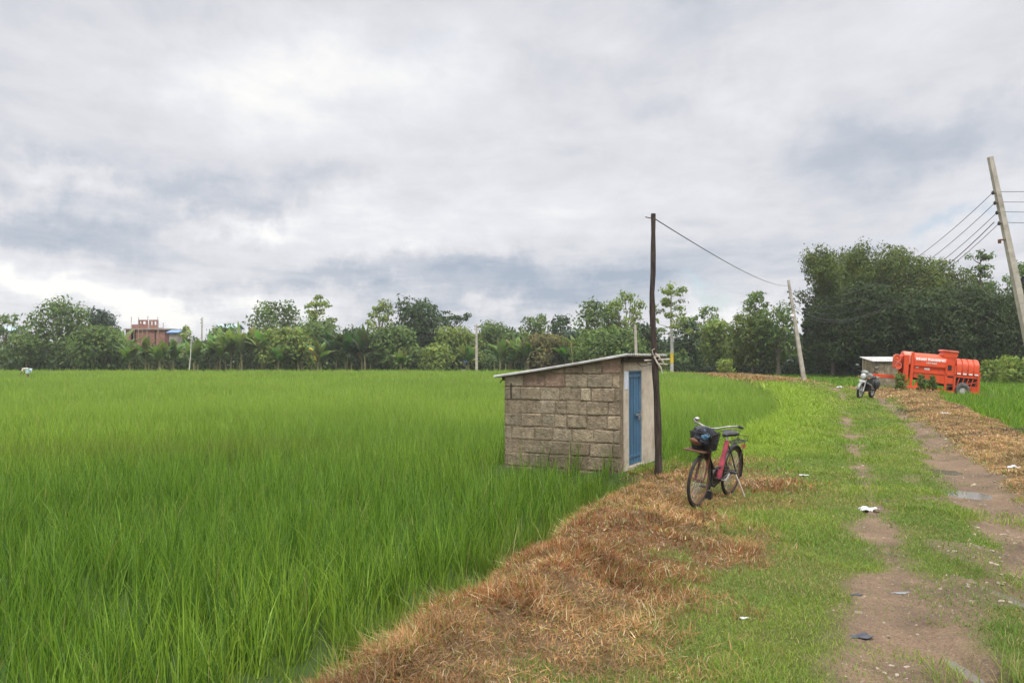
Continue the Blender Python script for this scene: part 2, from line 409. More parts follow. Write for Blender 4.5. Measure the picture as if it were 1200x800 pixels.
def dirt_mask(x, y):
    r = rcoord(x, y); n = fbm(x*1.4, y*1.4, 71, 4) - .5; n2 = fbm(x*.45, y*.45, 75, 3) - .5
    hw = np.interp(y, [3, 4.5, 5.6, 6.4, 6.9, 7.5, 8.2, 9.3, 10.2, 12, 16, 24, 32, 40], [.34, .33, .33, .30, -.02, .0, .30, .28, .02, -.04, .04, .08, .14, .20])
    c1 = np.interp(y, [3, 6, 9, 16, 24, 36], [.10, .06, .02, -.06, -.18, -.1]); a = sstep(hw + .20, hw - .14, np.abs(r - c1) + n * .75 + n2 * .3)
    hw2 = np.interp(y, [3, 6, 9, 14, 20, 30, 40], [.42, .42, .44, .38, .22, .15, .16])
    c2 = np.interp(y, [3, 9, 14, 20, 30, 40], [1.45, 1.42, 1.55, 1.65, 1.38, 1.3])
    b = sstep(hw2 + .2, hw2 - .12, np.abs(r - c2) + n * .6 + n2 * .25) * sstep(46, 40, y)
    gap = .8 * sstep(.60, .68, fbm(x*1.2 + 4, y*.8, 78, 3)) * sstep(16, 9, y) * sstep(.3, .5, r) * sstep(1.1, .9, r)
    red = .75 * sstep(.4, 1.0, r) * sstep(34, 37, y) * sstep(52, 46, y) * sstep(.2, -.2, dRight(x, y)) * sstep(.42,.55,fbm(x*.8,y*.5,79,3))
    return np.clip(np.maximum.reduce([a, b, gap, red]), 0, 1) * sstep(60, 50, y)

def field_mask(x, y):
    """1 where a rice field grows"""
    sx, sy = shed_local(x, y)
    inshed = (sx > -.07) & (sx < 2.55) & (sy > -.07) & (sy < 1.98)
    near = (sx > 2.0) & (sx < 2.85) & (sy > -.5) & (sy < 1.3)
    return ((dLeft(x, y) < -.1) & ~inshed & ~near).astype(float), (dRight(x, y) > .15).astype(float)

# ------------------------------------------------------------------ ground sheet
def build_ground():
    nr, nc = 880, 640
    rr = np.exp(np.linspace(math.log(1.2), math.log(1300), nr))
    t = np.linspace(-1, 1, nc); uu = 1.45 * (0.72 * t + 0.28 * t ** 3) + .12
    RR, UU = np.meshgrid(rr, uu, indexing='ij')
    X = RR * UU; Y = RR - 7.0
    Z = G(X, Y)
    far = sstep(250, 600, RR); Z = Z * (1 - far) + (-.3) * far
    V = np.stack([X, Y, Z], -1).reshape(-1, 3)
    i = np.arange(nr - 1)[:, None] * nc + np.arange(nc - 1)[None]
    q = np.stack([i, i + 1, i + nc + 1, i + nc], -1).reshape(-1, 4)
    m, nt, b = new_mat('ground_earth'); N = nt.nodes; L = nt.links
    at = N.new('ShaderNodeAttribute'); at.attribute_name = 'col'
    sp = N.new('ShaderNodeSeparateColor'); L.new(at.outputs['Color'], sp.inputs[0])
    tc = N.new('ShaderNodeTexCoord')
    def noise(sc, det=8, rough=.65):
        n = N.new('ShaderNodeTexNoise'); n.inputs['Scale'].default_value = sc; n.inputs['Detail'].default_value = det; n.inputs['Roughness'].default_value = rough
        L.new(tc.outputs['Object'], n.inputs['Vector']); return n.outputs['Fac']
    def ramp(fac, stops):
        c = N.new('ShaderNodeValToRGB'); e = c.color_ramp.elements
        e[0].position, e[0].color = stops[0][0], (*stops[0][1], 1); e[1].position, e[1].color = stops[-1][0], (*stops[-1][1], 1)
        for p, cc in stops[1:-1]: k = e.new(p); k.color = (*cc, 1)
        L.new(fac, c.inputs[0]); return c.outputs[0]
    def mix(f, a, bb):
        k = N.new('ShaderNodeMix'); k.data_type = 'RGBA'; L.new(f, k.inputs['Factor']); L.new(a, k.inputs['A']); L.new(bb, k.inputs['B']); return k.outputs['Result']
    grass = ramp(noise(2.2), [(.3, (.075, .095, .022)), (.5, (.10, .125, .028)), (.7, (.125, .125, .042))])
    dirt = ramp(noise(1.5, 12, .72), [(.30, (.085, .066, .049)), (.44, (.15, .115, .084)), (.56, (.20, .152, .108)), (.72, (.255, .205, .15))])
    gravel = ramp(noise(38, 4), [(.35, (.10, .075, .052)), (.62, (.185, .145, .105)), (.75, (.27, .225, .17))])
    speck = ramp(noise(60, 5, .7), [(.30, (.45, .44, .43)), (.5, (1, 1, 1)), (.70, (1.45, 1.42, 1.38))]); patchy = ramp(noise(.9, 6, .6), [(.36, (.62, .60, .57)), (.5, (1, 1, 1)), (.64, (1.18, 1.15, 1.10))])
    def mul(a, bb):
        k = N.new('ShaderNodeVectorMath'); k.operation = 'MULTIPLY'; L.new(a, k.inputs[0]); L.new(bb, k.inputs[1]); return k.outputs[0]
    dirt = mul(dirt, speck); dirt = mul(dirt, patchy); warm = N.new('ShaderNodeVectorMath'); warm.operation = 'MULTIPLY'; warm.inputs[1].default_value = (1.22, 1.08, .95); L.new(dirt, warm.inputs[0]); dirt = warm.outputs[0]
    dm = N.new('ShaderNodeMix'); dm.data_type = 'RGBA'; dm.inputs['Factor'].default_value = .35
    L.new(dirt, dm.inputs['A']); L.new(gravel, dm.inputs['B'])
    straw = ramp(noise(7, 8, .7), [(.3, (.09, .055, .03)), (.5, (.16, .10, .055)), (.7, (.23, .155, .085))])
    mud = ramp(noise(3), [(.3, (.045, .075, .018)), (.7, (.07, .11, .025))])
    c = mix(sp.outputs[1], grass, straw)
    c = mix(sp.outputs[0], c, dm.outputs['Result'])
    c = mix(sp.outputs[2], c, mud)
    L.new(c, b.inputs['Base Color']); b.inputs['Roughness'].default_value = .92; b.inputs['Specular IOR Level'].default_value = .15
    bp = N.new('ShaderNodeBump'); bp.inputs['Strength'].default_value = .9; bp.inputs['Distance'].default_value = .04
    L.new(noise(22, 8, .7), bp.inputs['Height']); L.new(bp.outputs[0], b.inputs['Normal'])
    fx, fy = X.ravel(), Y.ravel()
    fl, frr = field_mask(fx, fy)
    bl = np.clip(sstep(.15, -.25, dLeft(fx, fy)) + sstep(-.1, .3, dRight(fx, fy)), 0, 1)
    col = np.stack([dirt_mask(fx, fy), dry_mask(fx, fy), bl], -1)
    o = np_mesh('ground', V, q, np.full(len(q), 4), m, col, smooth=True)
    tag(o, kind='structure')
build_ground()

# ------------------------------------------------------------------ grass-like stuff
def blades(name, P, h, w, yaw, lean, curve, col, seg, mat, twist=None):
    n = len(P); u = np.linspace(0, 1, seg + 1)
    h = np.broadcast_to(h, n); w = np.broadcast_to(w, n); lean = np.broadcast_to(lean, n); curve = np.broadcast_to(curve, n)
    d = np.stack([np.cos(yaw), np.sin(yaw), np.zeros(n)], -1)
    tw = yaw + np.pi/2 + (rng.uniform(-1.2, 1.2, n) if twist is None else twist)
    s = np.stack([np.cos(tw), np.sin(tw), np.zeros(n)], -1)
    nv = 2 * seg + 1
    V = np.empty((n, nv, 3), np.float32)
    for k in range(seg + 1):
        uk = u[k]
        hor = h * (lean * uk + curve * uk * uk)
        ver = h * uk * np.sqrt(np.clip(1 - (lean + .6 * curve * uk) ** 2, .05, 1)) * (1 - .25 * np.abs(curve) * uk * uk)
        c = P + d * hor[:, None]; c = c.copy(); c[:, 2] += ver
        if k < seg:
            ww = w * (1 - .75 * uk ** 1.6) * .5
            V[:, 2*k] = c - s * ww[:, None]; V[:, 2*k+1] = c + s * ww[:, None]
        else: V[:, 2*seg] = c
    base = (np.arange(n) * nv)[:, None]
    pat = []
    for k in range(seg - 1): pat += [2*k, 2*k+1, 2*k+3, 2*k+2]
    pat += [2*(seg-1), 2*(seg-1)+1, 2*seg]
    loops = (base + np.array(pat)[None]).ravel()
    counts = np.tile([4]*(seg-1) + [3], n)
    return np_mesh(name, V.reshape(-1, 3), loops, counts, mat, np.repeat(col, nv, 0))

def scatter(y0, y1, dens, xlo, xhi):
    """uniform points in the band y0..y1, between x functions"""
    ys = np.linspace(y0, y1, 40); a = xlo(ys).min(); b = xhi(ys).max()
    n2 = int((b - a) * (y1 - y0) * dens); y = rng.uniform(y0, y1, n2); x = rng.uniform(a, b, n2)
    k = (x > xlo(y)) & (x < xhi(y))
    return x[k], y[k]

VL = lambda y: -(.645 * y + 1.6)
VR = lambda y: .645 * y + 1.6
def join_blades(name, parts, mat):
    """parts built as separate arrays are merged into one object"""
    objs = parts
    vs, ls, cs, co = [], [], [], []; off = 0
    for o in objs:
        me = o.data; nv = len(me.vertices); v = np.empty(nv*3, np.float32); me.vertices.foreach_get('co', v)
        l = np.empty(len(me.loops), np.int32); me.loops.foreach_get('vertex_index', l)
        c = np.empty(len(me.polygons), np.int32); me.polygons.foreach_get('loop_total', c)
        k = np.empty(nv*4, np.float32); me.attributes['col'].data.foreach_get('color', k)
        vs.append(v.reshape(-1, 3)); ls.append(l + off); cs.append(c); co.append(k.reshape(-1, 4)[:, :3]); off += nv
        bpy.data.objects.remove(o); bpy.data.meshes.remove(me)
    return np_mesh(name, np.concatenate(vs), np.concatenate(ls), np.concatenate(cs), mat, np.concatenate(co))

def tones(n, cols, probs=None):
    c = np.array(cols)[rng.choice(len(cols), n, p=probs)]
    return c * rng.uniform(.75, 1.25, (n, 1)) * rng.uniform(.93, 1.07, (n, 3))

def build_rice():
    out = []
    bands = [(2.2, 5, 30, 26, .0085, 3, .66), (5, 8, 28, 22, .010, 3, .66), (8, 12.5, 26, 18, .0105, 3, .64), (12.5, 20, 30, 11, .0125, 2, .62),
             (20, 34, 18, 9, .019, 2, .60), (34, 60, 8, 8, .034, 2, .58), (60, 92, 3.6, 8, .06, 2, .55)]
    for (y0, y1, hills, per, w, seg, H) in bands:
        x, y = scatter(y0, y1, hills, VL, lambda yy: np.minimum(xe(yy) + .5, VR(yy)))
        fl, _ = field_mask(x, y); k = fl > .5; x, y = x[k], y[k]
        # planted in loose rows
        rowp = .22; rx = x * .8 + y * .6
        off = (np.round(rx / rowp) * rowp - rx) * .55 * sstep(30, 14, y)
        x = x + off * .8; y = y + off * .6
        n = len(x); big = fbm(x*.16, y*.10, 81, 3); med = fbm(x*.9, y*.9, 85, 3)
        sp_ = (.024 if y1 < 13 else .035) + w; X = np.repeat(x, per) + rng.normal(0, sp_, n*per); Y = np.repeat(y, per) + rng.normal(0, sp_, n*per)
        big = np.repeat(big, per); med = np.repeat(med, per); N = n * per
        # plants a little shorter and yellower right at the bund
        edge = sstep(0, -.7, dLeft(X, Y))
        h = H * rng.uniform(.58, 1.12, N) * (.72 + .5 * med) * np.repeat(rng.uniform(.82, 1.12, n), per) * (.55 + .45 * edge)
        P = np.stack([X, Y, G(X, Y) - .02], -1)
        g = np.array([.142, .245, .030]); yl = np.array([.265, .375, .050]); dk = np.array([.066, .138, .020])
        s = sstep(.40, .66, big + .25*(rng.uniform(0, 1, N)-.5))[:, None]
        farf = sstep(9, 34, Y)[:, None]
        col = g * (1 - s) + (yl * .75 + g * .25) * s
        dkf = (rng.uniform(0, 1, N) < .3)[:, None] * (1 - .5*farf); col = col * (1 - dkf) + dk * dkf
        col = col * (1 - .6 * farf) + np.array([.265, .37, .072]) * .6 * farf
        lim = ((1 - edge) * .6)[:, None]; col = col * (1 - lim) + np.array([.13, .18, .03]) * lim
        # a faint paler strip where the seedlings are thinner
        strip = (np.exp(-((Y - 17.2 - .12*X) / .9) ** 2) * sstep(-2, -5, X) * .55)[:, None]
        col = col * (1 - strip) + np.array([.16, .19, .04]) * strip
        dead = (rng.uniform(0, 1, N) < .012)[:, None]; col = np.where(dead, np.array([.30, .26, .10]), col)
        am = .30 - .12 * sstep(10, 30, Y)[:, None]; col = col * (1 + am * rng.uniform(-1, 1, (N, 1)))
        yaw = rng.uniform(0, 2*np.pi, N)
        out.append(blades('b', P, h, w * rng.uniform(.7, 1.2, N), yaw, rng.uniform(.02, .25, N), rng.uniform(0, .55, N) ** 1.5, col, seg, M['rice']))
    o = join_blades('rice_crop', out, M['rice'])
    tag(o, 'dense green rice filling the paddy left of the path', 'rice crop', kind='stuff')
    out = []
    for (y0, y1, hills, per, w, seg, H) in [(14, 22, 30, 6, .018, 2, .5), (22, 34, 16, 6, .028, 2, .5), (34, 60, 7, 5, .05, 2, .42), (60, 112, 2.4, 5, .10, 2, .4)]:
        lo = (lambda yy: np.maximum(xr(yy) - .3, VL(yy)))
        x, y = scatter(y0, y1, hills, lo, VR)
        _, fr = field_mask(x, y); k = (fr > .5); x, y = x[k], y[k]
        # bare stand of the thresher and the small hut
        k = ~(((x > 18.4) & (x < 24.6) & (y > 39.6) & (y < 43.6)) | ((x > 19.4) & (x < 23) & (y > 48.5) & (y < 53))); x, y = x[k], y[k]
        n = len(x); N = n*per
        X = np.repeat(x, per) + rng.normal(0, .04 + w, N); Y = np.repeat(y, per) + rng.normal(0, .04 + w, N)
        P = np.stack([X, Y, G(X, Y) - .02], -1); med = fbm(X*.6, Y*.6, 95, 3)
        h = H * rng.uniform(.55, 1.1, N) * (.6 + .8 * med)
        col = tones(N, [(.125, .235, .024), (.165, .275, .032), (.20, .295, .035), (.095, .185, .02)])
        out.append(blades('b', P, h, w * rng.uniform(.7, 1.2, N), rng.uniform(0, 2*np.pi, N), rng.uniform(.05, .4, N), rng.uniform(0, .5, N), col, seg, M['rice']))
    o = join_blades('rice_crop', out, M['rice'])
    tag(o, 'shorter bright green crop in the field right of the path', 'rice crop', kind='stuff')
build_rice()

def build_grass():
    gr, dr = [], []
    lo = lambda yy: np.maximum(xe(yy) - .4, VL(yy))
    hi = lambda yy: np.minimum(xr(yy) + .5, VR(yy))
    for (y0, y1, dens, w, H, seg) in [(2.6, 5, 9500, .0045, .062, 2), (5, 7.5, 7500, .0052, .06, 2), (7.5, 11, 4400, .0075, .06, 2), (11, 16, 2300, .011, .06, 2), (16, 26, 1000, .018, .062, 2), (26, 45, 330, .034, .07, 2), (45, 92, 70, .08, .10, 2)]:
        x, y = scatter(y0, y1, dens, lo, hi); n = len(x)
        sx, sy = shed_local(x, y); ins = (sx > -.1) & (sx < 2.08) & (sy > -.1) & (sy < 2.0)
        fl, fr = field_mask(x, y)
        dirt = dirt_mask(x, y); dry = dry_mask(x, y)
        fine = fbm(x*3.3, y*3.3, 101, 3); med = fbm(x*.9, y*.9, 105, 4); dl = dLeft(x, y); r = rcoord(x, y)
        cover = (1 - dirt * (1.0 - .26 * sstep(.48, .68, fbm(x*2.2+3, y*1.6, 141, 3)))) * (.45 + 1.0 * fine)
        keep = (rng.uniform(0, 1, n) < np.clip(cover, 0.012, 1)) & ~ins & (fl < .5) & (fr < .5)
        isdry = rng.uniform(0, 1, n) < np.clip(dry * 1.0, 0, .93); keep = keep | (isdry & ~ins & (fl < .5) & (fr < .5) & (rng.uniform(0, 1, n) < (1 - dirt) * .95))
        # --- green grass
        k = keep & ~isdry; X, Y = x[k], y[k]; N = len(X); rr = r[k]; dd = dl[k]; md = med[k]; fn = fine[k]
        tuft = sstep(.50, .66, fbm(X*1.6, Y*1.1, 111, 3))
        mid = np.exp(-((rr - .6) / .33) ** 2) * sstep(11, 7, Y)
        lime = sstep(2.6, .4, dd) * sstep(13.5, 15.5, Y) * sstep(56, 44, Y)
        h = H * rng.uniform(.45, 1.3, N) * (.7 + .7 * tuft) * (1 + 1.6 * mid * tuft) * (1 + 1.3 * lime)
        skirt = np.exp(-((dd) / .3) ** 2); h = h * (1 + 2.6 * skirt)
        c1 = np.array([.225, .295, .048]); c2 = np.array([.150, .240, .038]); c3 = np.array([.27, .375, .050]); c4 = np.array([.36, .30, .125])
        f = sstep(.36, .62, md + .3*(rng.uniform(0,1,N)-.5))[:, None]
        col = c2 * (1-f) + c1 * f
        lm = (lime * .85)[:, None]; col = col * (1-lm) + c3 * lm
        mm = (mid * .5)[:, None]; col = col * (1-mm) + np.array([.09, .17, .03]) * mm
        st = rng.uniform(0, 1, N); pst = .15 * (1 - .85 * lime) * (1 - .45 * sstep(9, 14, Y)) + .30 * sstep(.52, .70, fbm(X*.8+7, Y*.8, 119, 3)) * (1 - lime)
        col = np.where((st < pst)[:, None], c4 * rng.uniform(.6, 1.15, (N, 1)), col)
        col = col * rng.uniform(.75, 1.25, (N, 1))
        P = np.stack([X, Y, G(X, Y) - .006], -1)
        gr.append(blades('b', P, h, w * rng.uniform(.6, 1.3, N), rng.uniform(0, 2*np.pi, N), rng.uniform(.1, .8, N), rng.uniform(0, .6, N), col, seg, M['grass']))
        # --- dead, brown grass
        k = keep & isdry; X, Y = x[k], y[k]; N = len(X); dd = dl[k]; rr = r[k]
        tuft = sstep(.45, .68, fbm(X*1.9, Y*1.9, 121, 3)); brown = sstep(.46, .60, fbm(X*1.1, Y*1.1, 125, 3) + .16 * np.exp(-((dd-.8)/.7)**2) * sstep(3.8, 5, Y) * sstep(10, 8, Y))
        left = (rr < .5)
        ridge = np.exp(-((dd - .75) / .6) ** 2) * sstep(12, 9, Y)
        h = np.where(left, H * rng.uniform(.4, 1.7, N) * (.55 + .85 * tuft) * (1 + .25 * ridge), H * rng.uniform(.5, 1.5, N) * (.7 + .6*tuft))
        tan = np.array([.39, .225, .098]); bro = np.array([.27, .122, .050]); pal = np.array([.52, .41, .25]); oli = np.array([.22, .24, .06]); org = np.array([.46, .28, .13])
        b_ = brown[:, None]; col = tan * (1 - b_) + bro * b_
        s = rng.uniform(0, 1, N)
        col = np.where((s < .13)[:, None], pal, col); col = np.where(((s > .13) & (s < .24))[:, None], oli, col)
        col = np.where((~left & (s > .24))[:, None], org * (1 - .35 * b_), col)
        clump = .62 + .76 * vnoise(X*5.5, Y*5.5, 127); col = col * rng.uniform(.6, 1.25, (N, 1)) * clump[:, None]
        P = np.stack([X, Y, G(X, Y) - .006], -1); lying = rng.uniform(0, 1, N) < np.where(left, .14, .34)
        h = np.where(lying, h * 1.45, h); P[:, 2] += np.where(lying, rng.uniform(.004, .035, N), 0); ln_ = np.where(lying, rng.uniform(.96, .995, N), rng.uniform(.15, .97, N)); cv_ = np.where(lying, rng.uniform(0, .05, N), rng.uniform(-.2, .8, N))
        dr.append(blades('b', P, h, w * rng.uniform(.7, 1.5, N), rng.uniform(0, 2*np.pi, N), ln_, cv_, col, seg, M['straw']))
    o = join_blades('grass', gr, M['grass']); tag(o, 'short green grass growing along the verge and between the ruts', 'grass', kind='stuff')
    o = join_blades('dry_grass', dr, M['straw']); tag(o, 'dead brown grass and straw lying on both banks', 'dry grass', kind='stuff')
build_grass()

# a few tall weeds at the rice edge
def weed(x, y, label, hh=.55):
    n = 22; P = np.zeros((n, 3)); P[:, 0] = rng.normal(0, .05, n); P[:, 1] = rng.normal(0, .05, n)
    col = tones(n, [(.17, .19, .035), (.12, .17, .03), (.25, .22, .07)])
    o = blades('weed_clump', P, hh * rng.uniform(.4, 1.1, n), .010, rng.uniform(0, 6.28, n), rng.uniform(.1, .5, n), rng.uniform(.1, .6, n), col, 3, M['grass'])
    o.location = (x, y, g1(x, y) - .01)
    tag(o, label, 'weed')
weed(-.95, 4.75, 'yellow green weed tuft at the rice edge nearest the camera', .3)
weed(-.05, 7.55, 'tall pale weed standing up from the rice edge halfway to the shed', .5)
weed(.35, 8.3, 'pale green weed on the bund short of the shed corner', .38)
weed(-.62, 5.55, 'spindly weed between the rice and the brownest dead grass', .34)

# ------------------------------------------------------------------ block shed
def build_shed(origin, rz, label, L=2.0, W=1.9, zl=1.42, zr=1.73, detail=True):
    root = empty('block_shed', (origin[0], origin[1], 0), rz, label, 'shed')
    zb = -.45
    def ztop(x): return zl + (zr - zl) * x / L
    # long wall facing the field: courses of rough concrete blocks
    def block_wall(along, x0, x1, ztopf, place, seed):
        rs = random.Random(seed); mb = MB(); cols = []
        z = zb; row = 0; ch = .215
        while z < zr:
            x = x0 - (rs.random() * .3)
            while x < x1:
                wdt = rs.uniform(.30, .41) if rs.random() < .78 else rs.uniform(.16, .24)
                a, b = max(x, x0), min(x + wdt, x1)
                if b - a > .03:
                    zt = min(z + ch - .014, ztopf((a+b)/2) - .02)
                    if zt - z > .03:
                        pr = rs.uniform(.003, .020)
                        n0 = len(mb.v)
                        mb.box((a + .007, -pr, z + rs.uniform(0, .006)), (b - .007, .09, zt), bev=.012)
                        red = z > ztopf((a+b)/2) - .30 or b > x1 - .02 and z > .9
                        base = (.26, .175, .128) if red and rs.random() < .35 else rs.choice([(.25, .195, .135), (.285, .225, .155), (.22, .175, .12), (.265, .205, .14), (.29, .235, .165), (.24, .195, .14)])
                        k = rs.uniform(.82, 1.12) * (.80 if z < .12 else 1)
                        for q in range(len(mb.v) - n0):
                            v = mb.v[n0+q]; mb.v[n0+q] = (v[0] + rs.uniform(-.011, .011), v[1] + rs.uniform(-.006, .006), v[2] + rs.uniform(-.010, .010))
                            cols.append((base[0]*k*1.10, base[1]*k*1.12, base[2]*k*1.10))
                x += wdt
            z += ch; row += 1
        # mortar core
        n0 = len(mb.v)
        mb.prism([(x0, zb), (x1, zb), (x1, ztopf(x1)), (x0, ztopf(x0))], -.001, .12)
        cols += [(.215, .168, .112)] * (len(mb.v) - n0)
        mb.v = [place(v) for v in mb.v]
        return mb.build('wall', M['block'], root, col=cols)
    w1 = block_wall('x', 0, L, ztop, lambda v: v, 3)
    block_wall('y', 0, L, lambda x: ztop(L - x), lambda v: (L - v[0], W - v[1], v[2]) , 5).name = 'wall'
    block_wall('z', .12, W - .12, lambda x: zl, lambda v: (v[1], W - v[0], v[2]), 6)
    # rendered front with a door opening
    d0, d1, dz = .36, 1.02, 1.53
    mb = MB(); zt = ztop(L) - .02
    mb.box((L - .13, .128, zb), (L + .012, d0, zt)); mb.box((L - .13, d1, zb), (L + .012, W + .02, zt))
    mb.box((L - .128, d0 - .002, dz), (L + .010, d1 + .002, zt - .002)); mb.box((L-.128, d0-.002, zb), (L+.06, d1+.002, .02))
    mb.build('front_wall', M['render'], root)
    # door
    dm = MB(); dm.box((L - .055, d0 + .015, .03), (L - .025, d1 - .015, dz - .015))
    for k in range(5):
        yy = d0 + .05 + k * (d1 - d0 - .1) / 4
        dm.tube([(L - .024, yy, .05), (L - .024, yy, dz - .04)], .008, 6)
    for zz in (.14, 1.42): dm.box((L - .03, d0 + .02, zz), (L - .008, d1 - .02, zz + .04))
    door = dm.build('door', M['door'], root)
    hm = MB(); hm.tube([(L - .01, d1 - .12, .77), (L + .03, d1 - .12, .77), (L + .03, d1 - .12, .87), (L - .01, d1 - .12, .87)], .009, 6)
    hm.box((L - .004, d1 - .3, .80), (L + .012, d1 - .06, .825)); hm.box((L + .012, d1 - .2, .73), (L + .032, d1 - .15, .79), bev=.004)
    hm.build('latch', M['steel'], door)
    fm = MB()
    for yy in (d0, d1 - .018): fm.box((L - .07, yy, .0), (L + .004, yy + .018, dz))
    fm.box((L - .07, d0 + .018, dz - .018), (L + .004, d1 - .018, dz - .001)); fm.build('door_frame', M['door_frame'], root)
    pm = MB(); pm.box((L + .012, .14, 1.24), (L + .017, .335, 1.52)); pm.build('painted_patch', M['whitewash'], root)
    # roof: thin corrugated sheet on two poles
    rm = MB(); n = 90; x0, x1 = -.16, L + .14; y0, y1 = -.09, W + .16
    top = []; bot = []
    for i in range(n + 1):
        yy = y0 + (y1 - y0) * i / n; c = .010 * math.sin(i * 2 * math.pi / 4.5)
        for x in (x0, x0 + (x1-x0)*.33, x0+(x1-x0)*.66, x1):
            sag = -.012 * math.sin(math.pi * (x - x0) / (x1 - x0))
            top.append((x, yy, ztop(x) + .040 + c + sag)); bot.append((x, yy, ztop(x) + .016 + c + sag))
    vs = top + bot; fs = []; T = len(top)
    for i in range(n):
        for k in range(3):
            a = i*4+k; fs.append((a, a+1, a+5, a+4)); fs.append((T+a, T+a+4, T+a+5, T+a+1))
        fs.append((i*4, i*4+4, T+i*4+4, T+i*4)); fs.append((i*4+3, T+i*4+3, T+i*4+7, i*4+7))
    for k in range(3):
        fs.append((k, T+k, T+k+1, k+1)); a = n*4+k; fs.append((a, a+1, T+a+1, T+a))
    rm.add(vs, fs); roof = rm.build('roof', M['roof_sheet'], root)
    bm_ = MB()
    for yy in (.2, W - .25): bm_.tube([(-.1, yy, ztop(-.1) - .012), (L + .1, yy, ztop(L + .1) - .012)], .028, 7)
    bm_.box((L + .014, .02, zr - .07), (L + .06, W + .1, zr + .012)); bm_.box((-.05, .0, zl - .06), (-.004, W, zl + .0))
    bm_.build('rafter', M['dark_timber'], roof)
    if detail:
        t = MB(); t.tube([(.13, -.03, zl - .1), (.135, -.032, zl - .36)], .012, 6); t.tube([(.0, -.03, zl - .02), (-.06, -.05, zl - .10)], .010, 5); t.build('iron_rod', M['dark_timber'], root)
        t = MB(); t.tube([(L + .04, .5, zr - .02), (L + .08, .8, zr - .14), (L + .2, 1.1, zr - .10), (L + .24, 1.3, zr + .0)], .006, 5); t.build('cable', M['wire'], root)
    return root
rzs = math.atan2(-.45, .893)
build_shed(SH_O, rzs, 'small grey block shed with blue door and sloping sheet roof beside the rice')
hx, hy = (1063-600)/F*50, 50.0
h2 = build_shed((hx, hy), R(86), 'little block hut with pale roof half hidden behind the orange machine', 2.1, 1.9, 1.42, 1.66, False)
h2.location.z = .12

# ------------------------------------------------------------------ poles and wires
def at(px, py, D):
    return ((px - 600) / F * D, D, EYE + (HOR - py) * D / F)

bx, by, bz = at(771, 551, 12.7); tx, ty, tz = at(763.5, 250, 12.7)
root = empty('wooden_pole', (bx, by, g1(bx, by)), 0, 'dark crooked wooden pole standing against the block shed', 'pole')
mb = MB(); z0 = root.location.z; pts = []; rad = []
for i in range(15):
    t = i / 14
    pts.append((( tx - bx) * t + .022 * math.sin(t * 7) + (.02 if t > .72 else 0), .02 * math.sin(t * 5 + 1), -.25 + (tz - z0 + .25) * t)); rad.append(.060 * (1 - .42 * t) * (1 + .10 * math.sin(i * 2.3)))
mb.tube(pts, rad, 9); mb.build('shaft', M['old_wood'], root, smooth=True)
mb = MB(); mb.tube([(tx-bx+.05, 0, tz-z0-.08), (tx-bx-.09, 0, tz-z0-.05)], .008, 5); mb.build('spike', M['rust_steel'], root)
# rags tied round it at roof height
mb = MB(); zc = 1.72 - z0 + .03
mb.torus((-.03, 0, zc), .055, .012, 'z', 18, 6); mb.torus((-.03, .003, zc + .03), .054, .010, 'z', 18, 6)
mb.tube([(-.07, -.05, zc), (-.02, -.075, zc - .1), (.03, -.08, zc - .17), (.05, -.09, zc - .26)], [.012, .014, .012, .006], 6)
mb.tube([(-.08, -.05, zc + .02), (-.1, -.06, zc + .1), (-.06, -.07, zc + .12)], .008, 5)
mb.tube([(-.05, -.06, zc + .05), (.05, -.07, zc - .06), (.09, -.06, zc - .12)], [.01, .012, .007], 6)
o = mb.build('rope_tie', M['rope'], None); o.location = root.location
tag(o, 'pale rag rope knotted round the dark wooden pole at roof height', 'rope')
mb = MB(); mb.tube([(-.2, .06, zc - .06), (.19, .04, zc - .04)], .012, 6); mb.tube([(-.15, .06, zc-.1), (.16, .05, zc-.12)], .009, 6)
o = mb.build('stick', M['rope'], None); o.location = root.location; tag(o, 'thin pale stick lashed crosswise behind the wooden pole', 'stick')

def concrete_pole(base, top, w0, w1, label, ins=(), band=None, group='concrete power poles'):
    root = empty('concrete_pole', base, 0, label, 'utility pole', group)
    b = Vector(base); t = Vector(top) - b; mb = MB()
    mb.tube([(0 - t.x*.03, 0, -t.z*.03), t * .35, t * .7, t], [w0*.707, (w0*.65+w1*.35)*.707, (w0*.3+w1*.7)*.707, w1*.707], 4, square=True)
    mb.build('shaft', M['concrete'], root)
    for k, f in enumerate(ins):
        p = t * f; wv = w0 + (w1 - w0) * f
        m2 = MB(); m2.tube([p + Vector((-wv*.5 + .02, -.02, 0)), p + Vector((-wv*.5 - .10, -.03, .01))], .016, 6)
        br = m2.build('bracket', M['rust_steel'], root)
        m3 = MB(); q = p + Vector((-wv*.5 - .11, -.03, .01)); m3.ellipsoid(q, (.055, .05, .07)); m3.ellipsoid(q + Vector((0, 0, .055)), (.035, .035, .03))
        m3.build('insulator', M['insulator'], br)
    return root, t
D1, D2 = 59.0, 30.0
mb_ = at(942, 445, D1); mt_ = at(924.5, 328, D1)
mpb = (mb_[0], D1, g1(mb_[0], D1))
mid_root, mid_t = concrete_pole(mpb, mt_, .27, .15, 'leaning concrete pole rising from the bend of the path', (.88, .82, .765, .71))
m = MB(); p = mid_t * .64; m.ellipsoid((p.x - .2, -.15, p.z), (.16, .13, .14)); m.tube([(p.x, 0, p.z + .05), (p.x - .18, -.12, p.z + .05)], .02, 6); m.build('lamp', M['porcelain'], mid_root)
rt_ = at(1163, 183, D2); rpb = ((1221-600)/F*D2, D2, g1((1221-600)/F*D2, D2))
ry = [(1166, 226), (1168.5, 238), (1171, 249.5), (1174, 262)]
tv = Vector(rt_) - Vector(rpb)
fr = [((EYE + (HOR - yy) * D2 / F) - rpb[2]) / tv.z for _, yy in ry]
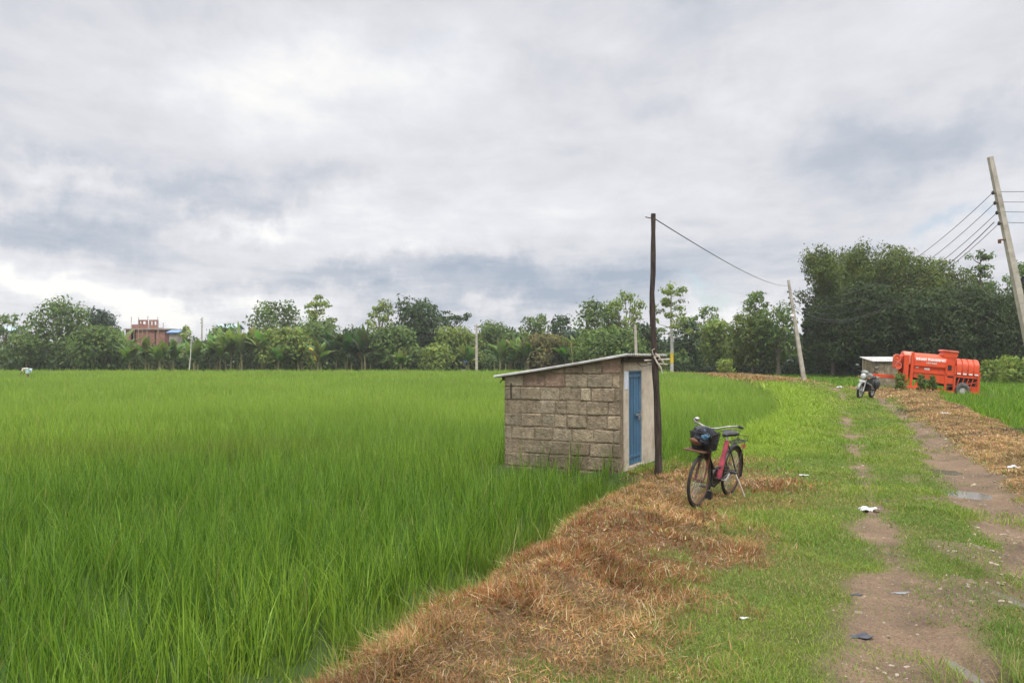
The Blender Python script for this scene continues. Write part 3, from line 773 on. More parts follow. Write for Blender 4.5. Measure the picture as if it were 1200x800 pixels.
right_root, right_t = concrete_pole(rpb, rt_, .27, .155, 'tall leaning concrete pole at the right edge carrying four dark insulators', fr)
m = MB(); p = right_t * ((EYE + (HOR - 281) * D2 / F - rpb[2]) / right_t.z)
m.box((p.x - .30, -.06, p.z - .02), (p.x - .1, .0, p.z + .03)); m.box((p.x - .34, -.05, p.z - .12), (p.x - .25, .02, p.z + .02)); m.build('bracket', M['rust_steel'], right_root)
def wire(a, b, sag, label, rad=.012, n=26, group='overhead wires'):
    a = Vector(a); b = Vector(b); mb = MB(); pts = []
    for i in range(n + 1):
        t = i / n; p = a.lerp(b, t) - a; p.z -= 4 * sag * t * (1 - t); pts.append(p)
    mb.tube(pts, rad, 5); o = mb.build('overhead_wire', M['wire'], smooth=True); o.location = a
    tag(o, label, 'wire', group); return o
wtop = Vector((tx, ty, tz - .04)); mtop = Vector(mpb) + mid_t * .945
wire(wtop, mtop, .33, 'single slack wire from the wooden pole to the leaning pole on the bend', .009)
names = ['uppermost', 'second highest', 'third highest', 'lowest']
mids = [(.88, 'a'), (.82, 'b'), (.765, 'c'), (.71, 'd')]
for k in range(4):
    a = Vector(rpb) + right_t * fr[k]; a.x -= .22; a.y -= .03
    f = mids[k][0]; b = Vector(mpb) + mid_t * f; b.x -= .2
    wire(b, a, 1.75 + .1 * k, f'{names[k]} of the wires sagging between the bend pole and the right pole', .011)
    c = a + Vector((21, -3.2, .9 - .25 * k)); wire(a + Vector((.25, -.12, .03)), c, .35, f'{names[k]} of the wires leaving the right pole at the picture edge', .010)
b = Vector(mpb) + mid_t * .74; a = Vector(rpb) + right_t * (fr[2] - .035); a.x -= .35
wire(b, a, 2.1, 'twisted service cable hanging just under the third wire between the two leaning poles', .016)

def far_pole(px, y0, y1, D, w, label, lean=0):
    b = at(px, y1, D); t = at(px + lean, y0, D); base = (b[0], D, g1(b[0], D)); concrete_pole(base, t, w, w*.7, label, (.96, .9), group='concrete power poles')
far_pole(558.5, 380, 428, 98, .30, 'pale upright pole at the far field edge left of the shed', 0)
far_pole(746, 380, 430, 92, .34, 'slim pole showing above the shed roof in front of the dark trees', -1.5)
far_pole(236, 372, 420, 128, .22, 'thin distant pole rising out of the banana plants', .5)

# ------------------------------------------------------------------ bicycle
def build_bicycle():
    fx, fy = 2.156, 9.75; az = R(35.7); dirr = Vector((math.sin(az), math.cos(az), 0))  # front -> rear
    wb = 1.08; rx, ry_ = fx + dirr.x*wb, fy + dirr.y*wb
    zf, zr_ = g1(fx, fy), g1(rx, ry_)
    root = empty('bicycle', ((fx+rx)/2, (fy+ry_)/2, (zf+zr_)/2 + .0), 0, 'old pink and black ladies bicycle leaning on its stand by the path', 'bicycle')
    heading = math.atan2(-dirr.y, -dirr.x)
    root.scale = (.955, .955, .955)
    root.rotation_mode = 'XYZ'; pit = math.atan2(zf - zr_, wb)
    root.rotation_euler = (R(-7.0), -pit, heading)     # leans towards its own left (the stand)
    # local: X forward, Y left, Z up
    RW = .33
    def wheel(parent, cx, ang=0):
        e = MB(); rot = Matrix.Rotation(ang, 3, 'Z')
        w = bpy.data.objects.new('wheel', None); COL.objects.link(w); w.parent = root; w.location = (cx, 0, RW); w.rotation_euler = (0, 0, ang)
        e.torus((0,0,0), RW - .019, .020, 'y', 56, 10); e.build('tyre', M['rubber'], w, smooth=True)
        e = MB(); e.torus((0,0,0), RW - .045, .011, 'y', 56, 8, flat=.9); e.tube([(0,-.035,0),(0,.035,0)], .022, 10); e.tube([(0,-.065,0),(0,.065,0)], .008, 8); e.build('rim', M['rust_steel'], w, smooth=True)
        e = MB()
        for k in range(32):
            a = 2*math.pi*k/32; s = 1 if k % 2 else -1; a2 = a + (.55 if (k//2) % 2 else -.55)
            e.tube([(math.cos(a2)*.02, s*.03, math.sin(a2)*.02), (math.cos(a)*(RW-.05), 0, math.sin(a)*(RW-.05))], .0022, 4, False)
        e.build('spokes', M['steel'], w)
        return w
    FX, RX = .54, -.54
    wheel(root, FX, R(0)); wheel(root, RX)
    BB = Vector((-.10, 0, .27)); HT = Vector((.36, 0, .86)); HB = Vector((.395, 0, .66)); ST = Vector((-.255, 0, .76))
    m = MB(); m.tube([HT, HB], .020, 10)
    down = [HB + Vector((-.005,0,.03)), Vector((.22,0,.43)), Vector((.06,0,.31)), BB]
    m.tube(down, .017, 9)
    up = [HT + Vector((0,0,-.05)), Vector((.27,0,.58)), Vector((.10,0,.43)), Vector((-.155,0,.43))]
    m.tube(up, .015, 9)
    m.tube([BB + Vector((0,-.04,0)), BB + Vector((0,.04,0))], .024, 10)
    for s in (-1, 1):
        m.tube([(-.13, .03*s, .28), (-.30, .045*s, .30), (RX, .06*s, RW)], .010, 7)
        m.tube([(-.25, .02*s, .72), (-.38, .045*s, .55), (RX, .06*s, RW)], .009, 7)
    m.build('frame', M['black_paint'], root, smooth=True)
    m = MB(); m.tube([BB, ST], [.036, .030], 12); m.build('seat_tube', M['pink_paint'], root, smooth=True)
    # dress guard / chain case
    m = MB(); prof = []
    for k in range(9): a = R(90 + 180*k/8); prof.append((.03 + .115*math.cos(a)*-1 - .12, .27 + .115*math.sin(a)))
    prof = [(-.12 + .12*math.cos(R(a)), .27 + .12*math.sin(R(a))) for a in range(-90, 91, 15)] + [(RX + .0, RW + .055), (RX - .05, RW), (RX, RW - .055)]
    m.prism(prof, -.072, -.045); m.build('chain_case', M['black_paint'], root)
        # fork and mudguards
    m = MB(); ang = R(-4)
    for s in (-1, 1): m.tube([(.40, .045*s, .66), (.46, .05*s, .50), (.505, .052*s, .38), (FX, .054*s, RW)], [.014,.013,.011,.009], 8)
    m.box((.375, -.055, .645), (.425, .055, .67)); m.tube([(.42, 0, .69), (.365, 0, .84)], .032, 9); m.build('fork', M['maroon_paint'], root, smooth=True)
    def guard(cx, a0, a1, name_mat):
        g = MB(); n = 26; vs = []; fs = []
        for i in range(n+1):
            a = a0 + (a1-a0)*i/n
            for (dy, dr) in ((-.033,-.012),(-.02,.004),(0,.008),(.02,.004),(.033,-.012)):
                rr = RW + .022 + dr; vs.append((cx + rr*math.cos(a), dy, RW + rr*math.sin(a)))
        for i in range(n):
            for k in range(4): fs.append((i*5+k, i*5+k+1, i*5+k+6, i*5+k+5))
        g.add(vs, fs); o = g.build('mudguard', name_mat, root, smooth=True)
        sm = o.modifiers.new('thick', 'SOLIDIFY'); sm.thickness = .003
        return o
    guard(FX, R(75), R(205), M['black_paint']); guard(RX, R(5), R(200), M['black_paint'])
    m = MB(); m.prism([(FX - .33, .16), (FX - .36, .16), (FX - .385, .06), (FX - .34, .05)], -.045, .045); m.build('mud_flap', M['vinyl'], root)
    # handlebar
    m = MB(); m.tube([HT, (.35,0,.96)], .014, 8)
    m.tube([(.33,0,.955),(.37,0,.96)], .02, 8)
    bar = []
    for s in (-1, 1):
        m.tube([(.35,0,.965),(.37,.10*s,.985),(.34,.22*s,1.025),(.22,.285*s,1.03),(.10,.30*s,1.01)], .0115, 8)
        m.tube([(.30,.25*s,1.0),(.24,.275*s,.985),(.12,.29*s,.975)], .006, 6)
    hb = m.build('handlebar', M['chrome'], root, smooth=True)
    cb_ = MB()
    for s in (-1, 1): cb_.tube([(.30, .24*s, .99), (.44, .17*s, .97), (.45, .06*s, .88), (.40, .03*s, .72)], .0035, 5)
    cb_.build('brake_cable', M['vinyl'], hb)
    for s in (-1, 1):
        g = MB(); g.tube([(.20,.288*s,1.028),(.08,.302*s,1.006)], .018, 9); g.build('grip', M['vinyl'], hb, smooth=True)
    g = MB(); g.ellipsoid((.33,-.20,1.055), (.035,.035,.022)); g.tube([(.33,-.20,1.02),(.33,-.20,1.05)], .008, 6); g.build('bell', M['chrome'], hb, smooth=True)
    # front basket (open wire box) and the board under it
    m = MB(); x0, x1, hw0, hw1, z0, z1 = .40, .64, .12, .15, .72, .93
    def ringp(t):
        hw = hw0 + (hw1-hw0)*t; xa = x0 - .0*t; xb = x1 - .06*(1-t); z = z0 + (z1-z0)*t
        return [(xa,-hw,z),(xb,-hw,z),(xb,hw,z),(xa,hw,z),(xa,-hw,z)]
    for k in range(9): m.tube(ringp(k/8), .0035 if k < 8 else .007, 5)
    a, b = ringp(0), ringp(1)
    for i in range(4):
        for k in range(11):
            t = k/11; p = Vector(a[i]).lerp(Vector(a[i+1]), t); q = Vector(b[i]).lerp(Vector(b[i+1]), t); m.tube([p, q], .0032, 4)
    m.box((x0, -hw0, z0 - .004), (x1 - .06, hw0, z0 + .004)); bk = m.build('basket', M['basket'], root)
    m = MB(); m.box((.38, -.19, .697), (.70, .08, .711), bev=.004); m.tube([(.40,.06,.70),(.54,.06,.36)], .006, 6); m.tube([(.40,-.06,.70),(.54,-.06,.36)], .006, 6); m.build('front_carrier', M['rust_steel'], root)
    # saddle, post, rack
    m = MB(); m.tube([ST, (-.275,0,.82)], .013, 8); m.build('seat_post', M['chrome'], root)
    m = MB(); vs = []; secs = [(-.42,.10,.875,.05),(-.37,.115,.885,.055),(-.28,.085,.88,.05),(-.19,.04,.872,.042),(-.13,.028,.862,.035)]
    nn = 12
    for (x, hw, z, h) in secs:
        for k in range(nn):
            a = 2*math.pi*k/nn; vs.append((x, hw*math.cos(a), z - .02 + (h*.6 if math.sin(a) > 0 else h)*math.sin(a)*.8))
    fs = [tuple(range(nn))[::-1], tuple(4*nn+k for k in range(nn))]
    for i in range(4):
        for k in range(nn): fs.append((i*nn+k, i*nn+(k+1)%nn, (i+1)*nn+(k+1)%nn, (i+1)*nn+k))
    m.add(vs, fs); sd = m.build('saddle', M['vinyl'], root, smooth=True)
    m = MB()
    for y in (-.05, .05): m.torus((-.36, y, .825), .022, .006, 'z', 14, 6)
    m.tube([(-.36,.05,.83),(-.25,.015,.83)], .005, 5); m.tube([(-.36,-.05,.83),(-.25,-.015,.83)], .005, 5); m.build('spring', M['steel'], sd)
    m = MB()
    for y in (-.07, 0, .07): m.tube([(-.34,y*.5,.715),(-.42,y,.72),(-.83,y,.725)], .006, 6)
    for x in (-.45,-.6,-.75,-.83): m.tube([(x,-.07,.723),(x,.07,.723)], .006, 6)
    for s in (-1,1): m.tube([(-.74,.07*s,.72),(RX,.065*s,RW)], .0055, 6)
    m.tube([(-.83,-.07,.725),(-.85,-.07,.78),(-.85,.07,.78),(-.83,.07,.725)], .005, 6); m.build('rear_rack', M['black_paint'], root)
    # crank, pedals, stand
    m = MB(); m.tube([(-.10,-.095,.27),(.04,-.10,.17)], .010, 7); m.tube([(-.10,.095,.27),(-.24,.10,.37)], .010, 7); m.tube([(-.10,-.1,.27),(-.10,.1,.27)], .010, 8); m.torus((-.10,-.05,.27), .085, .006, 'y', 26, 6)
    ck = m.build('crank', M['steel'], root, smooth=True)
    for (p, s) in (((.04,-.145,.17),-1), ((-.24,.145,.37),1)):
        g = MB(); g.box((p[0]-.045,p[1]-.04,p[2]-.012),(p[0]+.045,p[1]+.04,p[2]+.012), bev=.004); g.build('pedal', M['vinyl'], ck)
    m = MB(); m.tube([(-.50,.07,.31),(-.52,.13,.2),(-.55,.235,-.01)], [.011,.010,.009], 7); m.tube([(-.55,.235,-.005),(-.58,.25,-.008)], .010, 6); m.build('kickstand', M['rope'], root)
    m = MB(); m.box((-.90,-.03,.60),(-.892,.03,.66)); m.build('reflector', M['red_lens'], root)
    # bag sitting in the basket
    M_ = root.matrix_basis.copy()
    root.rotation_euler = root.rotation_euler
    bg = empty('cloth_bag', (0,0,0), 0, 'dark cloth bag with blue plastic stuffed into the bicycle basket', 'bag')
    def lump(name, c, r, mat, seed, p=.8):
        g = MB(); g.ellipsoid((0,0,0), r, 22, 14, power=p); rs = random.Random(seed)
        g.v = [(v[0]*(1+.16*math.sin(v[2]*55+v[1]*30+seed)+rs.uniform(-.06,.06)), v[1]*(1+.16*math.sin(v[0]*50+v[2]*25+seed)+rs.uniform(-.05,.05)), v[2]*(1+.12*math.sin(v[1]*30+v[0]*22))) for v in g.v]
        o = g.build(name, mat, bg, smooth=True); o.location = c; return o
    lump('sack', (.52, .0, .86), (.125, .145, .125), M['bag'], 3)
    lump('plastic_wrap', (.60, .05, .89), (.06, .06, .045), M['blue_plastic'], 5, 1)
    lump('plastic_wrap', (.57, -.005, .945), (.045, .05, .035), M['blue_plastic'], 6, 1)
    lump('cloth_fold', (.605, -.06, .82), (.06, .08, .05), M['brown_cloth'], 7, 1)
    lump('bag_top', (.47, -.06, .95), (.10, .10, .05), M['vinyl'], 8, 1)
    bg.scale = root.scale; bg.location = root.location; bg.rotation_euler = root.rotation_euler
build_bicycle()

# ------------------------------------------------------------------ motorcycle
def build_motorcycle():
    D = 31.3; x, y, _ = at(1006.5, 467, D); z = g1(x, y)
    root = empty('motorcycle', (x, y, z), 0, 'silver and black motorcycle parked on its stand facing down the path', 'motorcycle')
    heading = R(-132)      # front points back down the path
    root.rotation_euler = (R(-9), 0, heading)
    # local X forward, Y left; origin under the front axle
    RW = .31
    def wheel(cx):
        w = bpy.data.objects.new('wheel', None); COL.objects.link(w); w.parent = root; w.location = (cx, 0, RW)
        m = MB(); m.torus((0,0,0), RW-.045, .047, 'y', 40, 10, flat=1.0); m.build('tyre', M['rubber'], w, smooth=True)
        m = MB(); m.torus((0,0,0), RW-.095, .02, 'y', 36, 8); m.tube([(0,-.06,0),(0,.06,0)], .05, 12)
        for k in range(5):
            a = 2*math.pi*k/5; m.tube([(0,0,0),(math.cos(a)*.21,0,math.sin(a)*.21)], .018, 6)
        m.build('rim', M['steel'], w, smooth=True)
    wheel(0); wheel(-1.27)
    m = MB()
    for s in (-1,1): m.tube([(0,.085*s,RW),(-.12,.085*s,.60),(-.24,.085*s,.93)], [.03,.026,.022], 9)
    m.box((-.25,-.11,.78),(-.18,.11,.82)); m.build('fork', M['chrome'], root, smooth=True)
    g = MB(); vs=[]; fs=[]; n=18
    for i in range(n+1):
        a = R(10)+R(140)*i/n
        for (dy,dr) in ((-.06,-.03),(-.035,.0),(0,.01),(.035,.0),(.06,-.03)):
            rr=RW+.04+dr; vs.append((rr*math.cos(a),dy,RW+rr*math.sin(a)))
    for i in range(n):
        for k in range(4): fs.append((i*5+k,i*5+k+1,i*5+k+6,i*5+k+5))
    g.add(vs,fs); o=g.build('mudguard', M['silver'], root, smooth=True); o.modifiers.new('thick','SOLIDIFY').thickness=.006
    m = MB(); m.ellipsoid((-.14,0,.86),(.13,.13,.15),18,12); m.ellipsoid((-.17,0,1.0),(.10,.14,.10),16,10); hd=m.build('headlight_cowl', M['silver'], root, smooth=True)
    m = MB(); m.ellipsoid((-.045,0,.86),(.045,.095,.105),16,10); m.build('headlight', M['lamp_glass'], hd, smooth=True)
    m = MB(); m.ellipsoid((-.52,0,.86),(.30,.155,.145),20,12,power=.85); m.build('fuel_tank', M['silver'], root, smooth=True)
    m = MB(); m.tube([(-.25,0,.95),(-.26,0,1.0)],.03,8)
    for s in (-1,1): m.tube([(-.26,0,1.0),(-.27,.14*s,1.02),(-.33,.28*s,1.05),(-.45,.37*s,1.03)], .013, 8)
    hb = m.build('handlebar', M['black_paint'], root, smooth=True)
    for s in (-1,1):
        g = MB(); g.tube([(-.36,.305*s,1.05),(-.46,.375*s,1.03)], .02, 8); g.build('grip', M['vinyl'], hb)
        g = MB(); g.tube([(-.32,.27*s,1.05),(-.30,.31*s,1.15),(-.30,.34*s,1.21)], .008, 6); mi = g.build('mirror_stem', M['black_paint'], hb)
        g = MB(); g.ellipsoid((-.30,.36*s,1.24),(.025,.085,.055),14,8); g.build('mirror', M['vinyl'] , mi, smooth=True)
        g = MB(); g.ellipsoid((-.275,.36*s,1.245),(.008,.07,.042),14,8); g.build('mirror_back', M['silver'], mi, smooth=True)
        g = MB(); g.tube([(-.15,.10*s,.82),(-.15,.18*s,.82)],.012,6); g.ellipsoid((-.14,.20*s,.82),(.045,.035,.03)); g.build('indicator', M['red_lens'], root)
    m = MB(); m.ellipsoid((-1.0,0,.80),(.36,.14,.075),20,10,power=.8); m.build('seat', M['vinyl'], root, smooth=True)
    m = MB(); m.prism([(-.8,.74),(-1.5,.84),(-1.56,.80),(-1.3,.62),(-.85,.55)],-.12,.12); m.build('side_panel', M['silver'], root)
    m = MB(); m.box((-.78,-.14,.30),(-.42,.14,.62), bev=.03)
    for k in range(6): m.box((-.66,-.16,.46+.03*k),(-.44,.16,.47+.03*k))
    m.tube([(-.45,0,.80),(-.35,0,.5),(-.5,0,.28),(-.9,0,.3)], .024, 7); m.tube([(-.2,0,.92),(-.35,0,.85),(-.8,0,.72),(-1.3,0,.76)], .022, 7)
    for s in (-1,1): m.tube([(-.85,.1*s,.34),(-1.27,.11*s,RW)], .022, 7); m.tube([(-1.15,.13*s,.72),(-1.27,.13*s,RW)], .028, 8)
    m.build('engine', M['dark_gap'], root)
    m = MB(); m.tube([(-.45,-.12,.5),(-.42,-.15,.3),(-.7,-.17,.24),(-1.0,-.18,.30),(-1.5,-.18,.38)], [.02,.022,.025,.045,.05], 9); m.build('exhaust', M['chrome'], root, smooth=True)
    m = MB()
    for s in (-1,1): m.tube([(-.35,.08*s,.62),(-.40,.24*s,.55),(-.44,.26*s,.36),(-.5,.12*s,.28)], .014, 7)
    m.build('crash_bar', M['chrome'], root, smooth=True)
    m = MB(); m.tube([(-.65,.1,.28),(-.7,.28,.02)], .013, 6); m.build('side_stand', M['black_paint'], root)
    m = MB(); m.box((.0,-.11,.62),(.012,.11,.70)); o=m.build('number_plate', M['letter'], root); o.location=(-.02,0,.03)
    m = MB(); m.box((-.9,-.31,.5),(-.55,-.16,.5)) if False else m.ellipsoid((-.95,.24,.56),(.22,.09,.17),16,10,power=.7); m.build('pannier', M['vinyl'], root, smooth=True)
build_motorcycle()

# ------------------------------------------------------------------ orange thresher
def build_thresher():
    D = 41.0; x, y, _ = at(1056, 457, D); z = .20
    root = empty('threshing_machine', (x, y, z), R(-15), 'bright orange red threshing machine on wheels parked beyond the dead grass', 'farm machine')
    tl = R(5)    # front end jacked higher
    S = .99; W = 1.25
    OR = M['orange']
    tilt = Matrix.Rotation(tl, 4, 'Y')
    def done(mb, name, mat, parent=root, smooth=False):
        if parent is root:
            mb.v = [tuple(tilt @ Vector((v[0]*S*1.08, v[1]*S*1.1, v[2]*S*1.26))) for v in mb.v]
        else:
            mb.v = [tuple(tilt @ Vector((v[0]*S*1.08, v[1]*S*1.1, v[2]*S*1.26))) for v in mb.v]
        return mb.build(name, mat, parent, smooth)
    # drum casing: half cylinder on a box
    m = MB(); prof = [(0, 1.0), (0, 1.20)] + [(W/2 - W/2*math.cos(R(a)), 1.20 + .30*math.sin(R(a))) for a in range(10, 180, 10)] + [(W, 1.20), (W, 1.0)]
    m.prism(prof, .45, 1.80, 'yz'); drum = done(m, 'drum_casing', OR, smooth=True)
    m = MB(); prof = [(0.02, 1.02), (0.02, 1.21)] + [(W/2 - (W/2-.02)*math.cos(R(a)), 1.21 + .32*math.sin(R(a))) for a in range(10, 180, 10)] + [(W-.02, 1.21), (W-.02, 1.02)]
    m.prism(prof, .02, .445, 'yz'); done(m, 'drum_end', M['orange_dusty'], smooth=True)
    # lettering on the drum: two white lines of characters, too small to read in the photo
    m = MB(); rs = random.Random(4)
    def glyphs(x0, x1, z0, h, dy, cw):
        x = x0
        while x < x1:
            w = cw * rs.uniform(.75, 1.15); t = cw * .26
            y0, y1 = dy - .012, dy - .001
            m.box((x, y0, z0), (x + t, y1, z0 + h))
            if rs.random() < .8: m.box((x + w - t, y0, z0), (x + w, y1, z0 + h))
            for zz in rs.sample([z0, z0 + h*.42, z0 + h - t], 2): m.box((x + t + .001, y0, zz), (x + w - t - .001, y1, zz + t*.9))
            x += w + cw * .28
    glyphs(.52, 1.72, 1.205, .105, 0, .085)
    m.v = [(v[0], (W/2 - W/2*math.cos(math.asin(min(1, max(0, (v[2]-1.2)/.30)))) - (.014 if v[1] < -.005 else .003)), v[2]) for v in m.v]
    mk = len(m.v); glyphs(.95, 1.42, 1.095, .055, -.002, .05)
    done(m, 'lettering', M['letter'], drum)
    # mid rail box and lower pan
    m = MB(); m.box((.45, .05, .76), (1.80, W - .05, 1.0)); m.box((.44, -.03, .985), (1.82, .05, 1.035)); m.box((.44, -.03, .72), (1.82, .05, .775)); done(m, 'rail_box', OR)
    m = MB(); m.box((.52, .035, .90), (.66, .049, .94)); done(m, 'label_plate', M['letter']); m = MB(); m.box((.90, .035, .85), (1.12, .049, .93)); done(m, 'label_plate', M['letter'])
    m = MB(); m.prism([(.46, .72), (.46, .52), (1.80, .34), (1.80, .72)], .0, W); done(m, 'grain_pan', OR)
    m = MB(); m.prism([(.50, .49), (.50, .45), (1.78, .26), (1.78, .31)], .1, W - .1); done(m, 'sieve', M['dark_gap'])
    # front posts, skids, braces
    for (xa, xb, zt) in ((0, .22, 1.38), (.30, .43, 1.50)):
        for (ya, yb) in ((-.04, .06), (W - .06, W + .04)): m = MB(); m.box((xa, ya, .08), (xb, yb, zt), bev=.012); done(m, 'post', OR)
    m = MB(); m.box((.03, -.06, .05), (.62, .04, .16), bev=.01); m.box((.62, -.05, .09), (1.75, .03, .15)); m.box((.03, W - .04, .05), (.62, W + .06, .16)); m.box((.62, W-.03, .09), (3.2, W+.05, .15)); m.tube([(.52, -.01, .15), (.80, .0, .48)], .03, 6); m.box((.55, -.03, .15), (.66, .05, .34)); m.box((1.72, -.05, .02), (3.22, .05, .12)); done(m, 'chassis', OR)
    # pulleys and fan at the front end
    m = MB()
    m.tube([(-.30, -.02, 1.22), (-.30, .16, 1.22)], .16, 22); m.tube([(-.22, -.03, .92), (-.22, .12, .92)], .14, 22); m.box((-.30, .16, .82), (.0, W - .16, 1.36), bev=.03); done(m, 'fan_housing', OR)
    m = MB(); m.torus((-.30, -.03, 1.22), .145, .018, 'y', 28, 6); m.torus((-.22, -.04, .92), .12, .016, 'y', 28, 6); m.tube([(-.30,-.05,1.22),(-.30,-.02,1.22)], .03, 10); done(m, 'pulley', M['orange_dusty'])
    m = MB(); m.tube([(-.45, -.03, 1.18), (-.08, -.03, .92)], .012, 6); m.tube([(-.14, -.03, 1.24), (.1, -.03, .55)], .012, 6); done(m, 'belt', M['dark_gap'])
    # tow bar
    m = MB(); m.box((-1.0, .35, .40), (.05, .47, .53), bev=.01); m.box((-1.0, W-.47, .40), (.05, W-.35, .53), bev=.01); m.box((-1.12, .33, .39), (-.98, W-.33, .54), bev=.01); m.tube([(-1.12, W/2, .46), (-1.35, W/2, .42)], .04, 8); done(m, 'tow_bar', OR)
    # hopper; the chute mouth beneath is a dark plate painting its shaded opening
    m = MB(); m.prism([(1.62, 1.48), (1.72, 1.66), (2.24, 1.66), (2.28, 1.52), (2.20, 1.40), (1.70, 1.40)], .1, W - .3)
    m.box((1.72, .12, 1.02), (2.20, W - .35, 1.42)); done(m, 'hopper', OR)
    m = MB(); m.prism([(1.60, 1.655), (1.68, 1.70), (2.26, 1.685), (2.30, 1.62)], .06, W - .26); done(m, 'hopper_lid', M['orange_dusty'])
    m = MB(); m.box((1.82, -.012, .90), (2.02, .02, 1.10)); done(m, 'chute_mouth', M['dark_gap'])
    m = MB(); m.box((1.78, .0, .28), (2.22, W, 1.06)); m.box((1.78, -.03, .70), (2.22, .02, .76)); m.box((1.80, -.02, 1.12), (2.10, .05, 1.17)); m.box((1.775, -.03, .1), (1.85, .04, 1.1)); m.box((2.14, -.03, .1), (2.22, .04, 1.1)); done(m, 'centre_frame', OR)
    for (za, zb) in ((.30, .38), (.62, .67)): m = MB(); m.box((1.88, -.006, za), (2.12, .01, zb)); done(m, 'vent', M['dark_gap'])  # dark plates paint the shade inside the vents
    # four ribbed fan housings at the rear
    for k in range(4):
        xa = 2.24 + .24*k; m = MB()
        prof = [(.0, .70), (-.03, .86), (.02, 1.10)] + [(.45 - .43*math.cos(R(a)), 1.10 + .30*math.sin(R(a))) for a in range(15, 180, 15)] + [(.90, 1.1), (.90, .7)]
        m.prism(prof, xa, xa + .19, 'yz'); done(m, 'fan_cowl', OR, smooth=True)
        m = MB(); m.box((xa + .02, -.052, .775), (xa + .17, -.034, .835)); done(m, 'pale_plate', M['letter'])
    m = MB(); prof = [(.04, .72), (.04, 1.1)] + [(.45 - .38*math.cos(R(a)), 1.10 + .26*math.sin(R(a))) for a in range(15, 180, 15)] + [(.86, 1.1), (.86, .72)]
    m.prism(prof, 2.23, 3.18, 'yz'); done(m, 'fan_core', M['orange'], smooth=True)
    m = MB(); m.box((2.23, .06, .30), (3.12, W - .1, .70)); done(m, 'straw_outlet', M['dark_gap'])  # solid dark block paints the shade behind the outlet bars
    m = MB()
    for k in range(5): m.tube([(2.30 + .19*k, .0, .36), (2.38 + .19*k, .0, .64)], .022, 6)
    m.box((2.22, -.03, .66), (3.22, .05, .72)); m.box((2.22, -.03, .26), (3.22, .05, .34)); m.box((3.12, -.04, .08), (3.22, .06, .92)); m.box((2.9, -.02, .1), (3.12, .03, .26)); m.tube([(2.3,.02,.30),(3.1,.02,.52)],.02,6); done(m, 'rear_frame', OR)
    m = MB(); m.box((3.12, W-.1, .08), (3.22, W, .92)); done(m, 'post', OR)
    # wheels
    for yy in (-.16, W + .04):
        w = MB(); w.torus((2.52, yy + .06, .16), .21, .10, 'y', 34, 10, flat=1.0); wl = done(w, 'wheel', M['tyre_dusty'], smooth=True)
        r_ = MB(); r_.torus((2.52, yy + .06 - .02, .16), .245, .055, 'y', 34, 8) if False else r_.torus((2.52, yy + .05, .16), .15, .05, 'y', 30, 8); r_.tube([(2.52, yy + .02, .16), (2.52, yy + .1, .16)], .12, 16); done(r_, 'rim', M['rim_grey'], wl, smooth=True)
    m = MB(); m.tube([(2.52, -.1, .16), (2.52, W + .1, .16)], .035, 8); done(m, 'axle', M['dark_gap'])
    # crop heaped by the hopper
    return root
thr = build_thresher()

# ------------------------------------------------------------------ foliage builders
def leaf_mesh(name, C, Nrm, size, col, mat, parent, aspect=.55):
    """rhombic leaves: centre, facing direction, length"""
    n = len(C)
    Nrm = Nrm / (np.linalg.norm(Nrm, axis=1, keepdims=True) + 1e-6)
    a = rng.normal(size=(n, 3)); t = a - (a * Nrm).sum(1, keepdims=True) * Nrm
    t /= np.linalg.norm(t, axis=1, keepdims=True) + 1e-6
    t[:, 2] -= .35; b = np.cross(Nrm, t); b /= np.linalg.norm(b, axis=1, keepdims=True) + 1e-6
    s = np.broadcast_to(size, n)[:, None] * rng.uniform(.6, 1.3, (n, 1)) * .5
    V = np.empty((n, 4, 3), np.float32)
    V[:, 0] = C - t * s; V[:, 1] = C + b * s * aspect + Nrm * s * .15; V[:, 2] = C + t * s; V[:, 3] = C - b * s * aspect + Nrm * s * .15
    idx = np.arange(n * 4)
    return np_mesh(name, V.reshape(-1, 3), idx, np.full(n, 4), mat, np.repeat(col, 4, 0), parent)

def puff_leaves(puffs, per_area, up=.6, shell=.62):
    Cs, Ns = [], []
    for (c, r) in puffs:
        r = np.array(r); area = 4 * math.pi * ((r[0]*r[1])**1.6/3 + (r[0]*r[2])**1.6/3 + (r[1]*r[2])**1.6/3) ** (1/1.6)
        n = max(20, int(area * per_area * 1.7))
        d = rng.normal(size=(n, 3)); d /= np.linalg.norm(d, axis=1, keepdims=True)
        rad = (shell + (1.08 - shell) * rng.uniform(0, 1, n) ** .55)
        wob = 1 + .30 * np.sin(d[:, 0]*5 + c[0]*3) * np.sin(d[:, 1]*6 + c[1]) + .22 * np.sin(d[:, 2]*8 + c[2]*2)
        p = np.array(c) + d * (rad * wob)[:, None] * r
        Cs.append(p); Ns.append(d + np.array([0, 0, up]) + rng.normal(0, .55, (n, 3)))
    return np.concatenate(Cs), np.concatenate(Ns)

LEAFC = {
 'light': (.150, .205, .046), 'mid': (.092, .145, .038), 'dark': (.044, .076, .027), 'blue': (.042, .07, .042),
 'olive': (.135, .130, .046), 'lime': (.17, .225, .048), 'grove': (.036, .058, .016), 'grove_l': (.085, .118, .024)}  # 'grove' darkened for shade at the base, 'grove_l' lighter for sky-lit tops

